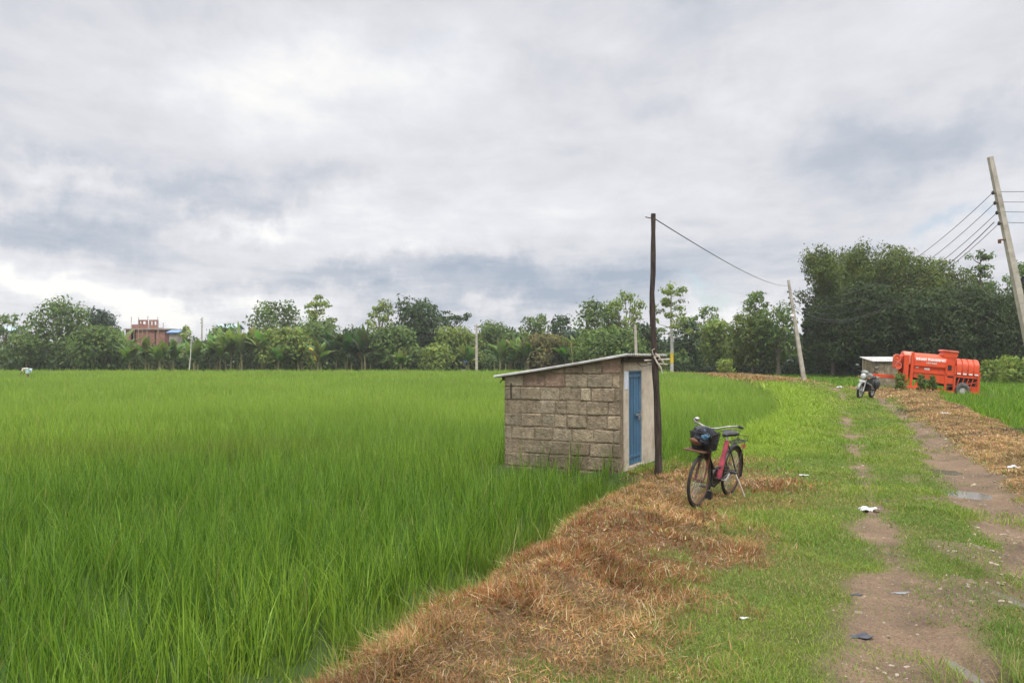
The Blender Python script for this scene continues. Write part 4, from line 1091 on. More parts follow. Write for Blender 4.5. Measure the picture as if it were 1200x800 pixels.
def make_tree(px, ytop, wpx, D, kind, tone, label, base_y=None, group=None, name='tree', cat='tree', trunkmat='bark', dens=1.0, leaf=None):
    x = (px - 600) / F * D; zb = g1(x, D); zt = EYE + (HOR - ytop) * D / F
    H = max(zt - zb, .8); W = wpx / F * D
    root = empty(name, (x, D, zb), 0, label, cat, group)
    rs = random.Random(int(px * 7 + ytop)); puffs = []; tm = MB(); hw = W / 2
    lsz = leaf or max(.2, .0042 * D)
    def branch(a, b, r0, r1, n=5):
        a = Vector(a); b = Vector(b); pts = []; rr = []
        for i in range(n + 1):
            t = i / n; p = a.lerp(b, t); p += Vector((rs.uniform(-1, 1), rs.uniform(-1, 1), rs.uniform(-.4, .4))) * (.05 * (b - a).length * math.sin(math.pi * t)); p.z -= .06 * (b-a).length * math.sin(math.pi*t)
            pts.append(p); rr.append(r0 + (r1 - r0) * t)
        tm.tube(pts, rr, 6)
    shell = .66; per = 6.8 * dens; up = .6
    if kind in ('broad', 'airy', 'dense', 'bush'):
        cb = {'broad': .20, 'airy': .30, 'dense': .06, 'bush': .0}[kind]
        tr = max(.1 if H > 2.5 else .02, H * .026); top = (rs.uniform(-.05, .05) * W, 0, H * .62)
        tm.tube([(0, 0, -.3), (top[0]*.3, 0, H*.25), (top[0]*.7, rs.uniform(-.1,.1), H*.45), top], [tr*1.25, tr, tr*.75, tr*.4], 8)
        npf = {'broad': 19, 'airy': 17, 'dense': 26, 'bush': 15}[kind]
        prs = {'broad': (.24, .42), 'airy': (.18, .33), 'dense': (.28, .46), 'bush': (.28, .45)}[kind]
        for k in range(npf):
            a = k * 2.39996 + rs.uniform(-.4, .4); t = (k + .5) / npf
            zz = cb + (1 - cb) * (.12 + .80 * t)
            prof = math.sqrt(max(0, 1 - ((zz - (cb + .42*(1-cb))) / (.62*(1-cb))) ** 2)) if kind != 'bush' else math.sqrt(max(0.05, 1 - zz**2))
            rad = hw * prof * rs.uniform(.35, .86)
            pr = rs.uniform(*prs) * hw * 1.12; pz = pr * rs.uniform(.6, .85)
            c = (math.cos(a) * rad, math.sin(a) * rad * .9, min(zz * H, H - pz * .8))
            puffs.append((c, (pr, pr, pz)))
            if kind != 'bush': branch((top[0]*.5, 0, H * rs.uniform(.25, .55)), c, tr * .42, tr * .10)
        puffs.append(((top[0] + rs.uniform(-.1, .1)*W, 0, H - .16*hw - .1), (.26*hw, .26*hw, .2*hw)))
        if kind == 'airy': per *= .85; shell = .2
    elif kind == 'layered':
        tr = max(.1, H * .017); tm.tube([(0, 0, -.3), (.05, 0, H*.3), (-.05, 0, H*.6), (.0, 0, H*.97)], [tr*1.2, tr, tr*.7, tr*.15], 8)
        for i in range(19):
            zz = .44 + .53 * (i + rs.uniform(0, 1)) / 19; a = i * 2.39996 + rs.uniform(-.5, .5)
            l = hw * (1.05 - .72 * max(0, (zz - .5) / .46)) * rs.uniform(.45, 1.1)
            if zz < .5: l *= .75
            e = (math.cos(a)*l, math.sin(a)*l, zz*H + .18*l); branch((0, 0, zz*H - .05*H), e, tr*.35, tr*.08)
            for f in (.55, .8, 1.0):
                if f < .9 and rs.random() < .5: continue
                pr = max(.5, .20 * hw) * rs.uniform(.7, 1.25); puffs.append(((e[0]*f + rs.uniform(-.3, .3), e[1]*f + rs.uniform(-.3, .3), zz*H - .03*H + .22*l*f + rs.uniform(-.25, .25)), (pr, pr, pr*rs.uniform(.35, .6))))
        puffs.append(((0, 0, H*.97), (.16*hw, .16*hw, .16*hw)))
        shell = .2; per *= .8
    elif kind == 'umbrella':
        tr = H * .02; tm.tube([(0,0,-.3),(.1,0,H*.4),(0,0,H*.7)], [tr*1.2,tr,tr*.6], 8)
        for k in range(16):
            a = k*2.4; rad = hw*math.sqrt((k+.5)/16); c = (math.cos(a)*rad, math.sin(a)*rad, H*(.93 - .10*(rad/hw)**2) - rs.uniform(0,.12)*H); pr = .26*hw
            puffs.append((c, (pr, pr, pr*.38))); branch((0,0,H*.6), c, tr*.4, tr*.08)
        shell = .2; per *= .8
    elif kind == 'bamboo':
        nc = 34
        for k in range(nc):
            a = rs.uniform(0, 2*math.pi); b0 = hw*.25*math.sqrt(rs.random()); hh = H*rs.uniform(.62, 1.0); reach = hw*rs.uniform(.25, 1.0)
            p0 = Vector((math.cos(a)*b0, math.sin(a)*b0, -.1)); pts = []
            for i in range(8):
                t = i/7; pts.append(p0 + Vector((math.cos(a)*reach*t**2.2, math.sin(a)*reach*t**2.2, hh*(t - .14*t**4)*1.13)))
            tm.tube(pts, [.05*(1-t/8.2) for t in range(8)], 5)
            for t in (.22, .34, .46, .58, .7, .8, .9, 1.0):
                q = p0 + Vector((math.cos(a)*reach*t**2.2, math.sin(a)*reach*t**2.2, hh*(t - .14*t**4)*1.13)); pr = rs.uniform(.5, .95)*(.075*H)
                puffs.append(((q.x + rs.uniform(-.4,.4), q.y + rs.uniform(-.4,.4), q.z - pr*.5), (pr, pr, pr*1.15)))
        up = .2; shell = .3; per *= .62
    trunk = tm.build('trunk' if kind != 'bamboo' else 'culms', M[trunkmat if kind != 'bamboo' else 'culm'], root, smooth=True)
    C, Nr = puff_leaves(puffs, per * (.34 / lsz) ** 1.6 * 1.25, up, shell)
    k = C[:, 2] > .05; C, Nr = C[k], Nr[k]; n = len(C)
    base = np.array(LEAFC[tone]); cl = fbm(C[:, 0]*.7 + px, C[:, 2]*.7 + C[:, 1]*.3, int(px) % 97, 3)
    col = base * 1.12 * (.55 + .95 * cl[:, None]) * rng.uniform(.75, 1.25, (n, 1)); col[:, 0] *= rng.uniform(.85, 1.25, n)
    leaf_mesh('crown' if kind != 'bamboo' else 'foliage', C, Nr, lsz, col, M['leaf'], root)
    return root, H

def make_banana(px, ytop, D, label, group, tone=(.105, .155, .04), dead=.12, hmul=1.0):
    x = (px - 600) / F * D; zb = g1(x, D); H = (EYE + (HOR - ytop) * D / F - zb) * hmul
    root = empty('banana_plant', (x, D, zb), 0, label, 'banana plant', group); rs = random.Random(int(px*13 + ytop))
    sh = H * .36; m = MB(); lean = rs.uniform(-.25, .25)
    m.tube([(0, 0, -.2), (lean*.4, 0, sh*.5), (lean, 0, sh)], [.17, .14, .08], 8)
    for q in range(2):
        ox, oy = rs.uniform(-.8, .8), rs.uniform(-.5, .5); m.tube([(ox, oy, -.2), (ox*1.1, oy, sh*rs.uniform(.5, .75))], [.13, .07], 7)
    m.build('stem', M['banana_stem'], root, smooth=True)
    vs, fs, cols = [], [], []
    nl = 15
    for k in range(nl):
        a = k*2.4 + rs.uniform(-.4, .4); L = H*rs.uniform(.50, .70); el = R(85) if k < 2 else R(rs.uniform(46, 80)); hw = .50*rs.uniform(.8, 1.25)
        drop = .06 if k < 2 else rs.uniform(.32, .85); isd = rs.random() < dead and k > 6
        if isd: el = R(rs.uniform(5, 30)); drop = 1.0; hw *= .5
        p = Vector((lean, 0, sh - .05)); n = 9; col = (.17, .115, .05) if isd else tuple(c*rs.uniform(.72, 1.25) for c in tone)
        b0 = len(vs); side = Vector((-math.sin(a), math.cos(a), 0)); e = el
        for i in range(n+1):
            t = i/n; d = Vector((math.cos(a)*math.cos(e), math.sin(a)*math.cos(e), math.sin(e)))
            w = hw*(math.sin(math.pi*min(1, .06 + t*.94))**.55) if t > .14 else .04
            if i in (3, 5, 6, 8) and rs.random() < .5: w *= .72
            upv = side.cross(d); fold = -.10 if not isd else -.3
            vs += [p + side*w - upv*0 + Vector((0,0,fold*w*2)), p, p - side*w + Vector((0,0,fold*w*2))]; cols += [col]*3
            p = p + d*(L/n); e -= drop*(2.2/n)*(.35 + t)
        for i in range(n):
            q = b0 + i*3; fs += [(q, q+1, q+4, q+3), (q+1, q+2, q+5, q+4)]
    mb = MB(); mb.add(vs, fs); mb.build('leaves', M['leaf'], root, col=cols)
    return root

# --- the left tree line
T = make_tree
T(6, 367, 46, 128, 'airy', 'mid', 'thin topped tree cut by the left edge of the picture')
T(70, 352, 66, 122, 'broad', 'mid', 'big spreading tree left of the brick building, tallest at the left end')
T(118, 363, 46, 142, 'dense', 'blue', 'dark blue green round tree just left of the brick building')
T(113, 381, 56, 116, 'dense', 'mid', 'mid green tree in front of the dark round tree left of the brick building')
T(32, 392, 44, 118, 'broad', 'mid', 'low tree at the left end below the big spreading tree')
T(218, 381, 24, 124, 'bush', 'light', 'small light green tree right of the brick building by the blue roof')
T(262, 381, 40, 138, 'broad', 'mid', 'low distant tree showing above the pale banana leaves')
T(322, 354, 62, 134, 'broad', 'mid', 'grey green domed tree left of the tall tiered tree')
T(371, 345, 58, 128, 'layered', 'light', 'tall tree with tiered light green crown and pale trunk left of centre', trunkmat='pale_bark', dens=1.25)
T(336, 384, 56, 115, 'dense', 'light', 'rounded yellow green tree below the grey green domed tree', trunkmat='bark')
T(372, 376, 62, 122, 'dense', 'mid', 'bushy tree filling in below the tall tiered tree')
T(446, 352, 46, 127, 'airy', 'light', 'light green open crowned tree left of the big dense tree', dens=1.2)
T(416, 384, 40, 132, 'broad', 'dark', 'dark low tree behind the tall dark banana plants')
T(492, 351, 68, 124, 'dense', 'dark', 'big dense dark tree in the middle of the far tree line')
T(529, 358, 44, 134, 'umbrella', 'dark', 'flat topped tree right of the big dense tree', dens=1.2)
T(462, 383, 60, 117, 'dense', 'mid', 'bushy green tree below the light open crowned tree')
T(536, 384, 54, 119, 'dense', 'light', 'bright bushy tree left of the pale upright pole')
T(512, 404, 40, 111, 'bush', 'light', 'yellow green bush in front of the pink houses')
T(578, 379, 48, 125, 'dense', 'mid', 'rounded tree right of the pale upright pole')
T(606, 390, 46, 122, 'dense', 'mid', 'low tree between the pale pole and the paired dark tops')
T(630, 368, 42, 130, 'broad', 'mid', 'left one of the two dark treetops seen over the shed roof')
T(656, 369, 38, 132, 'broad', 'dark', 'right one of the two dark treetops seen over the shed roof')
T(638, 393, 52, 114, 'dense', 'olive', 'olive brown rounded tree over the left end of the shed roof')
T(672, 388, 46, 126, 'dense', 'blue', 'bluish tree just left of the large tree behind the shed')
T(702, 352, 54, 108, 'dense', 'mid', 'dense left half of the large tree pair behind the shed')
T(734, 340, 52, 104, 'airy', 'light', 'taller airy light green tree of the pair behind the shed', dens=1.3)
T(716, 388, 84, 99, 'dense', 'mid', 'low dark tree at the foot of the large pair behind the shed')
T(757, 378, 36, 103, 'dense', 'dark', 'dark tree just left of the wooden pole')
yt, yH = T(787, 331, 66, 94, 'layered', 'light', 'slender tall tree with white trunk and yellow band right of the wooden pole', trunkmat='pale_bark', dens=.9)
m = MB(); m.tube([(.02, 0, 1.45), (.03, 0, 2.55)], [.215, .205], 10); m.build('painted_band', M['yellow_paint'], yt, smooth=True)
T(808, 372, 42, 106, 'dense', 'dark', 'dark dense tree right of the slender white trunked tree')
T(842, 374, 46, 100, 'dense', 'light', 'leaf clad lighter tree beyond the path right of the wooden pole')
T(828, 357, 44, 122, 'airy', 'mid', 'open crowned tree rising behind the leaf clad lighter tree')
T(884, 340, 54, 92, 'airy', 'mid', 'tree with a ragged open top left of the leaning pole on the bend', dens=1.3)
T(882, 366, 62, 90, 'dense', 'grove_l', 'bushy base tree under the ragged open top')
T(912, 358, 56, 87, 'broad', 'mid', 'dark rounded tree directly behind the leaning pole on the bend')
# --- the grove on the right
GR = 'trees of the dark grove at the right'
T(984, 281, 74, 86, 'bamboo', 'grove_l', 'tallest bamboo clump with feathery top at the left end of the grove', group=GR, leaf=.27, name='bamboo_clump', cat='bamboo', dens=1.5)
T(1022, 288, 80, 90, 'bamboo', 'grove_l', 'second bamboo clump just right of the tallest one', group=GR, leaf=.27, name='bamboo_clump', cat='bamboo', dens=1.4)
T(976, 345, 60, 84, 'dense', 'grove', 'dark tree at the foot of the tallest bamboo clump', group=GR, leaf=.29, dens=1.25)
T(1060, 292, 99, 85, 'dense', 'grove_l', 'wide domed tree in the middle of the grove behind the wires', group=GR, leaf=.29, dens=1.25)
T(1018, 330, 88, 81, 'dense', 'grove', 'dark tree above the motorcycle', group=GR, leaf=.29, dens=1.25)
T(1108, 305, 85, 87, 'dense', 'grove_l', 'domed tree of the grove right of the wide one', group=GR, leaf=.29, dens=1.25)
T(1076, 345, 106, 79, 'dense', 'grove', 'dark tree behind the orange machine', group=GR, leaf=.29, dens=1.25)
T(1150, 293, 74, 90, 'layered', 'mid', 'open tiered tree against the sky left of the right pole', group=GR, dens=1.2)
T(1142, 336, 99, 80, 'dense', 'grove', 'broad tree right of the orange machine below the tiered tree', group=GR, leaf=.29, dens=1.25)
T(1192, 306, 62, 96, 'airy', 'mid', 'open tree cut by the right edge behind the right pole', group=GR, dens=1.2)
T(1198, 348, 92, 82, 'dense', 'grove', 'broad low tree at the right edge of the grove', group=GR, leaf=.29, dens=1.25)
T(1262, 320, 127, 88, 'dense', 'grove', 'tree of the grove mostly beyond the right edge', group=GR, leaf=.29, dens=1.25)
for (px, yt_, w, D, c, lab) in ((1160, 421, 30, 60, 'lime', 'pale green shrub nearest the orange machine'), (1184, 417, 36, 58, 'lime', 'larger pale green shrub left of the foot of the right pole'), (1206, 420, 40, 57, 'light', 'pale shrub cut by the right edge of the picture'), (1135, 430, 22, 66, 'light', 'low shrub peeping out behind the orange machine'), (850, 421, 24, 86, 'lime', 'small bright shrub at the foot of the leaf clad tree'), (770, 422, 30, 96, 'light', 'small shrub left of the slender white trunk')):
    T(px, yt_, w, D, 'bush', c, lab, name='shrub', cat='shrub', leaf=.22, dens=1.2)

# saplings by the machine
for (px, yt_, w, D, lab) in ((1055, 438, 15, 38.0, 'round clipped dark green sapling in front of the machine\'s front posts'), (1079, 450, 12, 37.4, 'small dark sapling in front of the middle of the machine'), (1092.5, 446, 12, 37.8, 'taller thin sapling in front of the machine right of the small one')):
    r_, h_ = T(px, yt_, w, D, 'bush', 'mid', lab, name='sapling', cat='sapling', leaf=.10, dens=3.0)

# --- banana plants
BG = 'banana plants along the far field edge'
spots = [(92, 396, 118, 'single banana plant with one upright leaf below the big spreading tree'), (140, 385, 122, 'banana plant with a pale upright leaf touching the brick building on its left'),
 (152, 402, 114, 'banana plant below the left corner of the brick building'), (170, 399, 116, 'arching banana plant below the middle of the brick building'), (186, 403, 113, 'low banana plant below the right corner of the brick building'),
 (203, 398, 117, 'banana plant just left of the thin white stick'), (228, 400, 114, 'banana plant just right of the thin white stick'), (246, 392, 118, 'banana plant at the foot of the thin distant pole'),
 (258, 388, 116, 'leftmost of the bright tall banana plants left of the yellow green tree'), (271, 385, 117, 'second from left of the bright tall banana plants'), (284, 383, 116, 'third from left of the bright tall banana plants'), (296, 382, 118, 'fourth from left of the bright tall banana plants'), (308, 384, 115, 'rightmost of the bright tall banana plants left of the yellow green tree'),
 (326, 404, 111, 'low banana plant at the foot of the yellow green tree'), (350, 402, 113, 'banana plant right of the yellow green tree'), (372, 401, 111, 'banana plant with one hanging yellow leaf'),
 (394, 384, 118, 'leftmost of the tall dark banana plants'), (406, 383, 117, 'second from left of the tall dark banana plants'), (418, 384, 119, 'third from left of the tall dark banana plants'), (428, 386, 116, 'rightmost of the tall dark banana plants'),
 (470, 413, 108, 'tiny banana plant below the pink houses'), (548, 405, 112, 'banana plant left of the pale upright pole'), (586, 397, 114, 'banana plant right of the pale upright pole'), (603, 394, 116, 'banana plant with upright leaf left of the olive brown tree'), (618, 398, 113, 'dark banana plant beside the olive brown tree'), (664, 398, 112, 'banana plant right of the olive brown tree'), (676, 388, 115, 'tall thin banana plant left of the bluish tree')]
for (px, yt_, D, lab) in spots:
    dark = 390 <= px <= 430; bright = 250 <= px <= 312
    make_banana(px, yt_ - 6, D, lab, BG, (.06, .10, .034) if dark else (.20, .26, .085) if bright else (.135, .195, .055), .015)
# the hanging yellow leaf
m = MB(); x, y, z = at(369, 424, 110.3); vs = []; fs = []
for i in range(8):
    t = i/7; w = .28*math.sin(math.pi*min(1, .1 + .9*t))**.7; vs += [(-1.0*(1-t) - w*.7, -.3, 2.2 - 2.0*t*t*.7 - .5*t - w*.2), (-1.0*(1-t), -.36, 2.2 - 2.0*t*t*.7 - .5*t), (-1.0*(1-t) + w*.7, -.3, 2.2 - 2.0*t*t*.7 - .5*t + w*.2)]
for i in range(7): q = i*3; fs += [(q, q+1, q+4, q+3), (q+1, q+2, q+5, q+4)]
m.add(vs, fs); par = [o for o in bpy.data.objects if o.get('label') == 'banana plant with one hanging yellow leaf'][0]
m2 = m.build('yellow_leaf', M['yellow_paint'], par); m2.location = (0, -.2, 1.2); m2['label'] = 'yellowed hanging leaf'
# thin white stick and dry stalks
for (px, y0, y1, D, ln, lab) in ((221.5, 398, 431, 110, 2.5, 'thin white stick leaning among the banana plants'), (683, 396, 425, 106, 1, 'dry upright stalk left of the large tree pair behind the shed'), (672, 402, 428, 108, -3, 'dry leaning stalk between the banana plants and the bluish tree')):
    b = at(px, y1, D); t = at(px + ln, y0, D); zb = g1(b[0], D); m = MB(); m.tube([(0, 0, -.1), ((t[0]-b[0])*.5 + .06, 0, (t[2]-zb)*.5), (t[0]-b[0], 0, t[2]-zb)], [.09, .08, .06], 6)
    o = m.build('dry_stalk', M['pale_bark'] if px < 230 and px > 100 else M['bamboo_pole'], smooth=True); o.location = (b[0], D, zb); tag(o, lab, 'stalk')

# --- undergrowth (one mass, nobody could count it)
def undergrowth():
    def strip(pts, n, hmin, hmax, depth, cols, size):
        pts = np.array(pts, float); seg = np.linalg.norm(np.diff(pts[:, :2], axis=0), axis=1); cum = np.concatenate([[0], np.cumsum(seg)])
        s = rng.uniform(0, cum[-1], n); x = np.interp(s, cum, pts[:, 0]); y = np.interp(s, cum, pts[:, 1]) + rng.uniform(0, depth, n)
        hm = hmin + (hmax - hmin) * fbm(x*.35, y*.25, 131, 4) * 1.3
        z = G(x, y) + hm * rng.uniform(0, 1, n) ** .8
        C = np.stack([x, y, z], -1); Nn = rng.normal(0, .6, (n, 3)) + np.array([0, -.55, .55])
        col = tones(n, cols); return C, Nn, col, np.full(n, size)
    P = []
    P.append(strip([(-100, 119), (-40, 117.5), (0, 117), (12, 108), (22, 101)], 46000, .6, 3.9, 7, [(.075, .125, .034), (.10, .16, .042), (.055, .095, .03), (.13, .18, .05)], .42))
    P.append(strip([(-120, 160), (-40, 158), (20, 150), (70, 140), (110, 130)], 46000, 3.5, 7.5, 9, [(.035, .062, .026), (.05, .085, .03)], .75))
    P.append(strip([(20, 100), (27, 94), (38, 88), (60, 86), (80, 84)], 15000, .4, 2.2, 5, [(.018, .034, .012), (.025, .045, .014), (.05, .08, .022)], .34))  # leaf colours darkened to paint the shade at the grove's foot
    P.append(strip([(36, 98), (42, 96), (60, 95), (85, 94)], 44000, 5, 11, 5, [(.012, .023, .009), (.018, .032, .011)], .6))  # tall backing behind the grove, its shade put into near-black leaf colours
    C = np.concatenate([p[0] for p in P]); Nn = np.concatenate([p[1] for p in P]); col = np.concatenate([p[2] for p in P]); sz = np.concatenate([p[3] for p in P])
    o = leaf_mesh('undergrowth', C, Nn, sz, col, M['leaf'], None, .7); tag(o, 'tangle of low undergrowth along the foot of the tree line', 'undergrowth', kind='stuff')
undergrowth()

# ------------------------------------------------------------------ far buildings
def brick_building():
    D = 150; x0 = (147-600)/F*D; x1 = (193-600)/F*D; g = -.3; z = lambda py: EYE + (HOR - py)*D/F
    root = empty('brick_building', (x0, D, g), 0, 'unfinished red brick building with open upper storey beyond the banana plants', 'building')
    w = x1 - x0; Z = lambda py: z(py) - g; sc = F / D; X = lambda px: (px-147)/sc
    m = MB(); zt = Z(386.3); dp = 7
    for (a, b) in ((147, 153), (159, 172), (174, 181), (182.5, 193)): m.box((X(a), 0, 0), (X(b), .25, zt))
    m.box((X(153), .004, 0), (X(159), .24, zt - 2.3)); m.box((0, .25, 0), (.25, dp, zt)); m.box((w-.25, .25, 0), (w, dp, zt)); m.box((.25, dp-.25, 0), (w-.25, dp, zt))
    m.box((X(172), .02, 0), (X(174), .23, zt)); m.build('wall', M['brick'], root)
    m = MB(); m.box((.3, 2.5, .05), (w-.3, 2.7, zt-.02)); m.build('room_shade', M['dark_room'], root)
    m = MB(); m.box((-.15, -.35, zt + .0), (w + 1.3, dp + .3, zt + .22)); m.build('floor_slab', M['raw_concrete'], root)
    z1 = zt + .22
    m = MB(); t1 = Z(374.5)
    def frame(xa, xb, holes):
        m.box((xa, .3, z1), (xb, .55, z1 + (t1-z1)*.40)); m.box((xa, .3, z1 + (t1-z1)*.82), (xb, .55, t1))
        ex = [xa] + [h for hs in holes for h in hs] + [xb]
        for i in range(0, len(ex), 2): m.box((ex[i], .302, z1 + (t1-z1)*.40), (ex[i+1], .548, z1 + (t1-z1)*.82))
    frame(X(161), X(171.5), [(X(162.6), X(164.2)), (X(166), X(169.5))]); frame(X(173.5), X(184), [(X(175.5), X(177.5)), (X(179.5), X(182))])
    m.box((X(153), .4, z1), (X(160.5), .65, Z(380))); m.box((X(184.5), .4, z1), (X(189), .65, Z(384)))
    m.box((X(161), .55, z1), (X(161)+.25, 4, z1+.9)); m.build('upper_wall', M['brick'], root)
    m = MB()
    for px_, top in ((153, 371), (161.3, 371.5), (172.5, 370), (184, 371), (190.5, 378)):
        m.tube([(X(px_), .2, z1), (X(px_), .2, Z(top))], .055, 5)
    m.build('column_rod', M['raw_concrete'], root)
    for px_ in (158, 163, 167.5, 173, 186):
        m = MB(); m.tube([(X(px_), -.6, 0), (X(px_)+.1, -.55, zt)], .07, 5); m.build('prop', M['bamboo_pole'], root)
brick_building()
def house(px0, px1, ywall, yroof, D, wall, roof, label, name='house', win=2, slope=.5):
    x0 = (px0-600)/F*D; x1 = (px1-600)/F*D; g = -.3; zw = EYE + (HOR-ywall)*D/F - g; zr = EYE + (HOR-yroof)*D/F - g; w = x1-x0; dp = max(4, w*.7)
    root = empty(name, (x0, D, g), 0, label, 'house')
    m = MB(); m.box((0, 0, 0), (w, dp, zw)); wl = m.build('wall', M[wall], root)
    m = MB(); m.prism([(-.4, zw+.0), (dp/2, zr), (dp+.4, zw+.0), (dp+.4, zw+.12), (dp/2, zr+.14), (-.4, zw+.12)], -.4, w+.4, 'yz'); m.prism([(0, zw), (dp/2, zr), (dp, zw)], 0.01, w-.01, 'yz'); m.build('roof', M[roof], root)
    for k in range(win):
        xa = w*(k+.5)/win - .45; m = MB(); m.box((xa, -.03, zw*.35), (xa+.9, .02, zw*.75)); m.build('window', M['dark_room'], root)
    return root
house(492, 512, 392, 388, 132, 'white_wall', 'raw_concrete', 'white two storey house glimpsed among the middle trees')
house(464, 486, 401, 393, 130, 'pink_wall', 'tile_roof', 'pinkish house left of the white one among the trees')
house(497, 518, 417, 411, 121, 'pink_wall', 'tile_roof', 'low terracotta hut at the edge of the middle trees')
house(540.5, 546, 424.5, 421.5, 117.5, 'white_wall', 'blue_roof', 'little shed with pale blue roof left of the upright pole', 'farm_shed', 1)
house(198, 207, 390, 387, 146, 'raw_concrete', 'blue_roof', 'house with a bright blue tin roof right of the brick building')
house(255, 275, 385, 380, 150, 'white_wall', 'aqua_roof', 'house with a pale aqua roof behind the bright banana plants')
house(-8, 14, 388, 383, 140, 'white_wall', 'aqua_roof', 'whitish house at the left edge behind the thin topped tree')
house(680, 695, 408, 402, 121, 'pink_wall', 'tile_roof', 'reddish house corner left of the large tree pair behind the shed')

# ------------------------------------------------------------------ farmer bending in the rice
def farmer():
    D = 66; x = (31-600)/F*D; z = g1(x, D)
    root = empty('person', (x, D, z + .1), R(0), 'person bending down in the rice in pale clothes at far left', 'person'); root.scale = (.88, .88, .88)
    J = {'pel': (.22, 0, .82), 'ch': (-.12, 0, .98), 'neck': (-.30, 0, .95), 'hd': (-.42, -.02, .90), 'ht': (-.52, -.02, .86),
         'lk': (.16, -.10, .45), 'la': (.24, -.10, .06), 'lt': (.06, -.10, .03), 'rk': (.10, .10, .45), 'ra': (.20, .10, .06), 'rt': (.03, .10, .03),
         'lh': (.22, -.10, .80), 'rh': (.22, .10, .80), 'ls': (-.20, -.18, .95), 'le': (-.25, -.22, .68), 'lw': (-.40, -.18, .46), 'lf': (-.46, -.16, .38), 'rs': (-.20, .18, .95), 're': (-.22, .22, .68), 'rw': (-.36, .2, .45), 'rf': (-.43, .2, .37)}
    E = [('pel','ch'),('ch','neck'),('neck','hd'),('hd','ht'),('pel','lh'),('lh','lk'),('lk','la'),('la','lt'),('pel','rh'),('rh','rk'),('rk','ra'),('ra','rt'),('ch','ls'),('ls','le'),('le','lw'),('lw','lf'),('ch','rs'),('rs','re'),('re','rw'),('rw','rf')]
    RAD = dict(pel=.15, ch=.16, neck=.06, hd=.10, ht=.085, lk=.065, la=.04, lt=.035, rk=.065, ra=.04, rt=.035, lh=.09, rh=.09, ls=.065, le=.045, lw=.032, lf=.035, rs=.065, re=.045, rw=.032, rf=.035)
    def skin(name, keys, edges, mat, grow=0.0, r0='pel'):
        idx = {k: i for i, k in enumerate(keys)}; me = bpy.data.meshes.new(name)
        me.from_pydata([J[k] for k in keys], [(idx[a], idx[b]) for a, b in edges], []); me.update()
        o = bpy.data.objects.new(name, me); COL.objects.link(o); o.parent = root
        o.modifiers.new('skin', 'SKIN'); sv = me.skin_vertices[0].data
        for k in keys: sv[idx[k]].radius = (RAD[k] + grow, RAD[k] + grow); sv[idx[k]].use_root = (k == r0)
        o.modifiers.new('sub', 'SUBSURF').levels = 1; o.modifiers['sub'].render_levels = 2
        me.materials.append(mat); return o
    skin('body', list(J), E, M['skin'])
    skin('shirt', ['ch', 'pel', 'neck', 'ls', 'le', 'rs', 're'], [('pel','ch'),('ch','neck'),('ch','ls'),('ls','le'),('ch','rs'),('rs','re')], M['shirt'], .02, 'ch')
    skin('wrap', ['pel', 'lh', 'rh', 'lk', 'rk'], [('pel','lh'),('lh','lk'),('pel','rh'),('rh','rk')], M['cloth_blue'], .045, 'pel')
    m = MB(); m.ellipsoid((-.46, -.02, .92), (.12, .105, .10)); m.build('hair', M['hair'], root, smooth=True)
farmer()

# ------------------------------------------------------------------ puddles, litter, stones
for (qx, qy, ra, rb) in PUD:
    # a level sheet of water lying in its hollow: the ground around it cuts the outline
    n = 48; k = 1.32; m = MB(); m.add([(0, 0, 0)] + [(ra*k*math.cos(2*math.pi*i/n), rb*k*math.sin(2*math.pi*i/n), 0) for i in range(n)], [(0, 1+i, 1+(i+1) % n) for i in range(n)])
    o = m.build('puddle', M['water']); rim = [g1(qx + ra*math.cos(a), qy + rb*math.sin(a)) for a in np.linspace(0, 6.28, 24)]
    o.location = (qx, qy, float(np.percentile(rim, 30))); tag(o, kind='structure')

def scrap(px, py, size, mat, label, name, seed, flat=.35, stretch=1.8):
    D = EYE*F/(py-HOR); x = (px-600)/F*D; rs = random.Random(seed); n = 9; m = MB(); vs = []; fs = []
    for i in range(n):
        for j in range(n):
            u, v = i/(n-1)-.5, j/(n-1)-.5; q = max(abs(u), abs(v)); rr = math.hypot(u, v) + 1e-6
            cc = q/rr * (1 + .22*math.sin(3*math.atan2(v, u) + seed) + .16*math.sin(5*math.atan2(v, u) + 2*seed)); zz = flat*size*(.30*math.sin(u*9+seed) * math.cos(v*7+seed*2) + .32 + rs.uniform(-.1, .1)) * (1 - 1.4*q*q)
            vs.append((u*cc*size*stretch, v*cc*size, zz))
    for i in range(n-1):
        for j in range(n-1): a = i*n+j; fs.append((a, a+n, a+n+1, a+1))
    m.add(vs, fs); o = m.build(name, M[mat], smooth=True); o.modifiers.new('t', 'SOLIDIFY').thickness = .004
    o.location = (x, D, g1(x, D) + (.012 if flat > .3 else .004)); o.rotation_euler = (0, 0, rs.uniform(-.5, .5)); tag(o, label, 'litter'); return o
scrap(1016, 593.5, .19, 'white_litter', 'crumpled white plastic bag lying on the left rut', 'plastic_bag', 3, .45, 1.35)
scrap(1186, 551, .16, 'white_litter', 'white plastic scrap at the edge of the straw right of the puddle', 'plastic_scrap', 5, .5, 1.3)
scrap(940, 557.5, .08, 'white_litter', 'tiny white scrap in the grass between bicycle and ruts', 'plastic_scrap', 8)
scrap(1006, 737, .085, 'dark_litter', 'dark blue grey rag pressed into the bare left rut', 'rag', 11, .07, 2.0)
scrap(1053, 687, .05, 'grey_litter', 'grey strip of rubbish on bare earth between the ruts', 'rubbish_strip', 13, .08, 2.6)
scrap(1001, 690.5, .045, 'dark_litter', 'small black scrap in the left rut', 'rag', 17, .08, 2.2)
scrap(1036, 581, .07, 'dark_litter', 'dark scrap in the grass right of the white plastic bag', 'rag', 19, .08, 2.0)
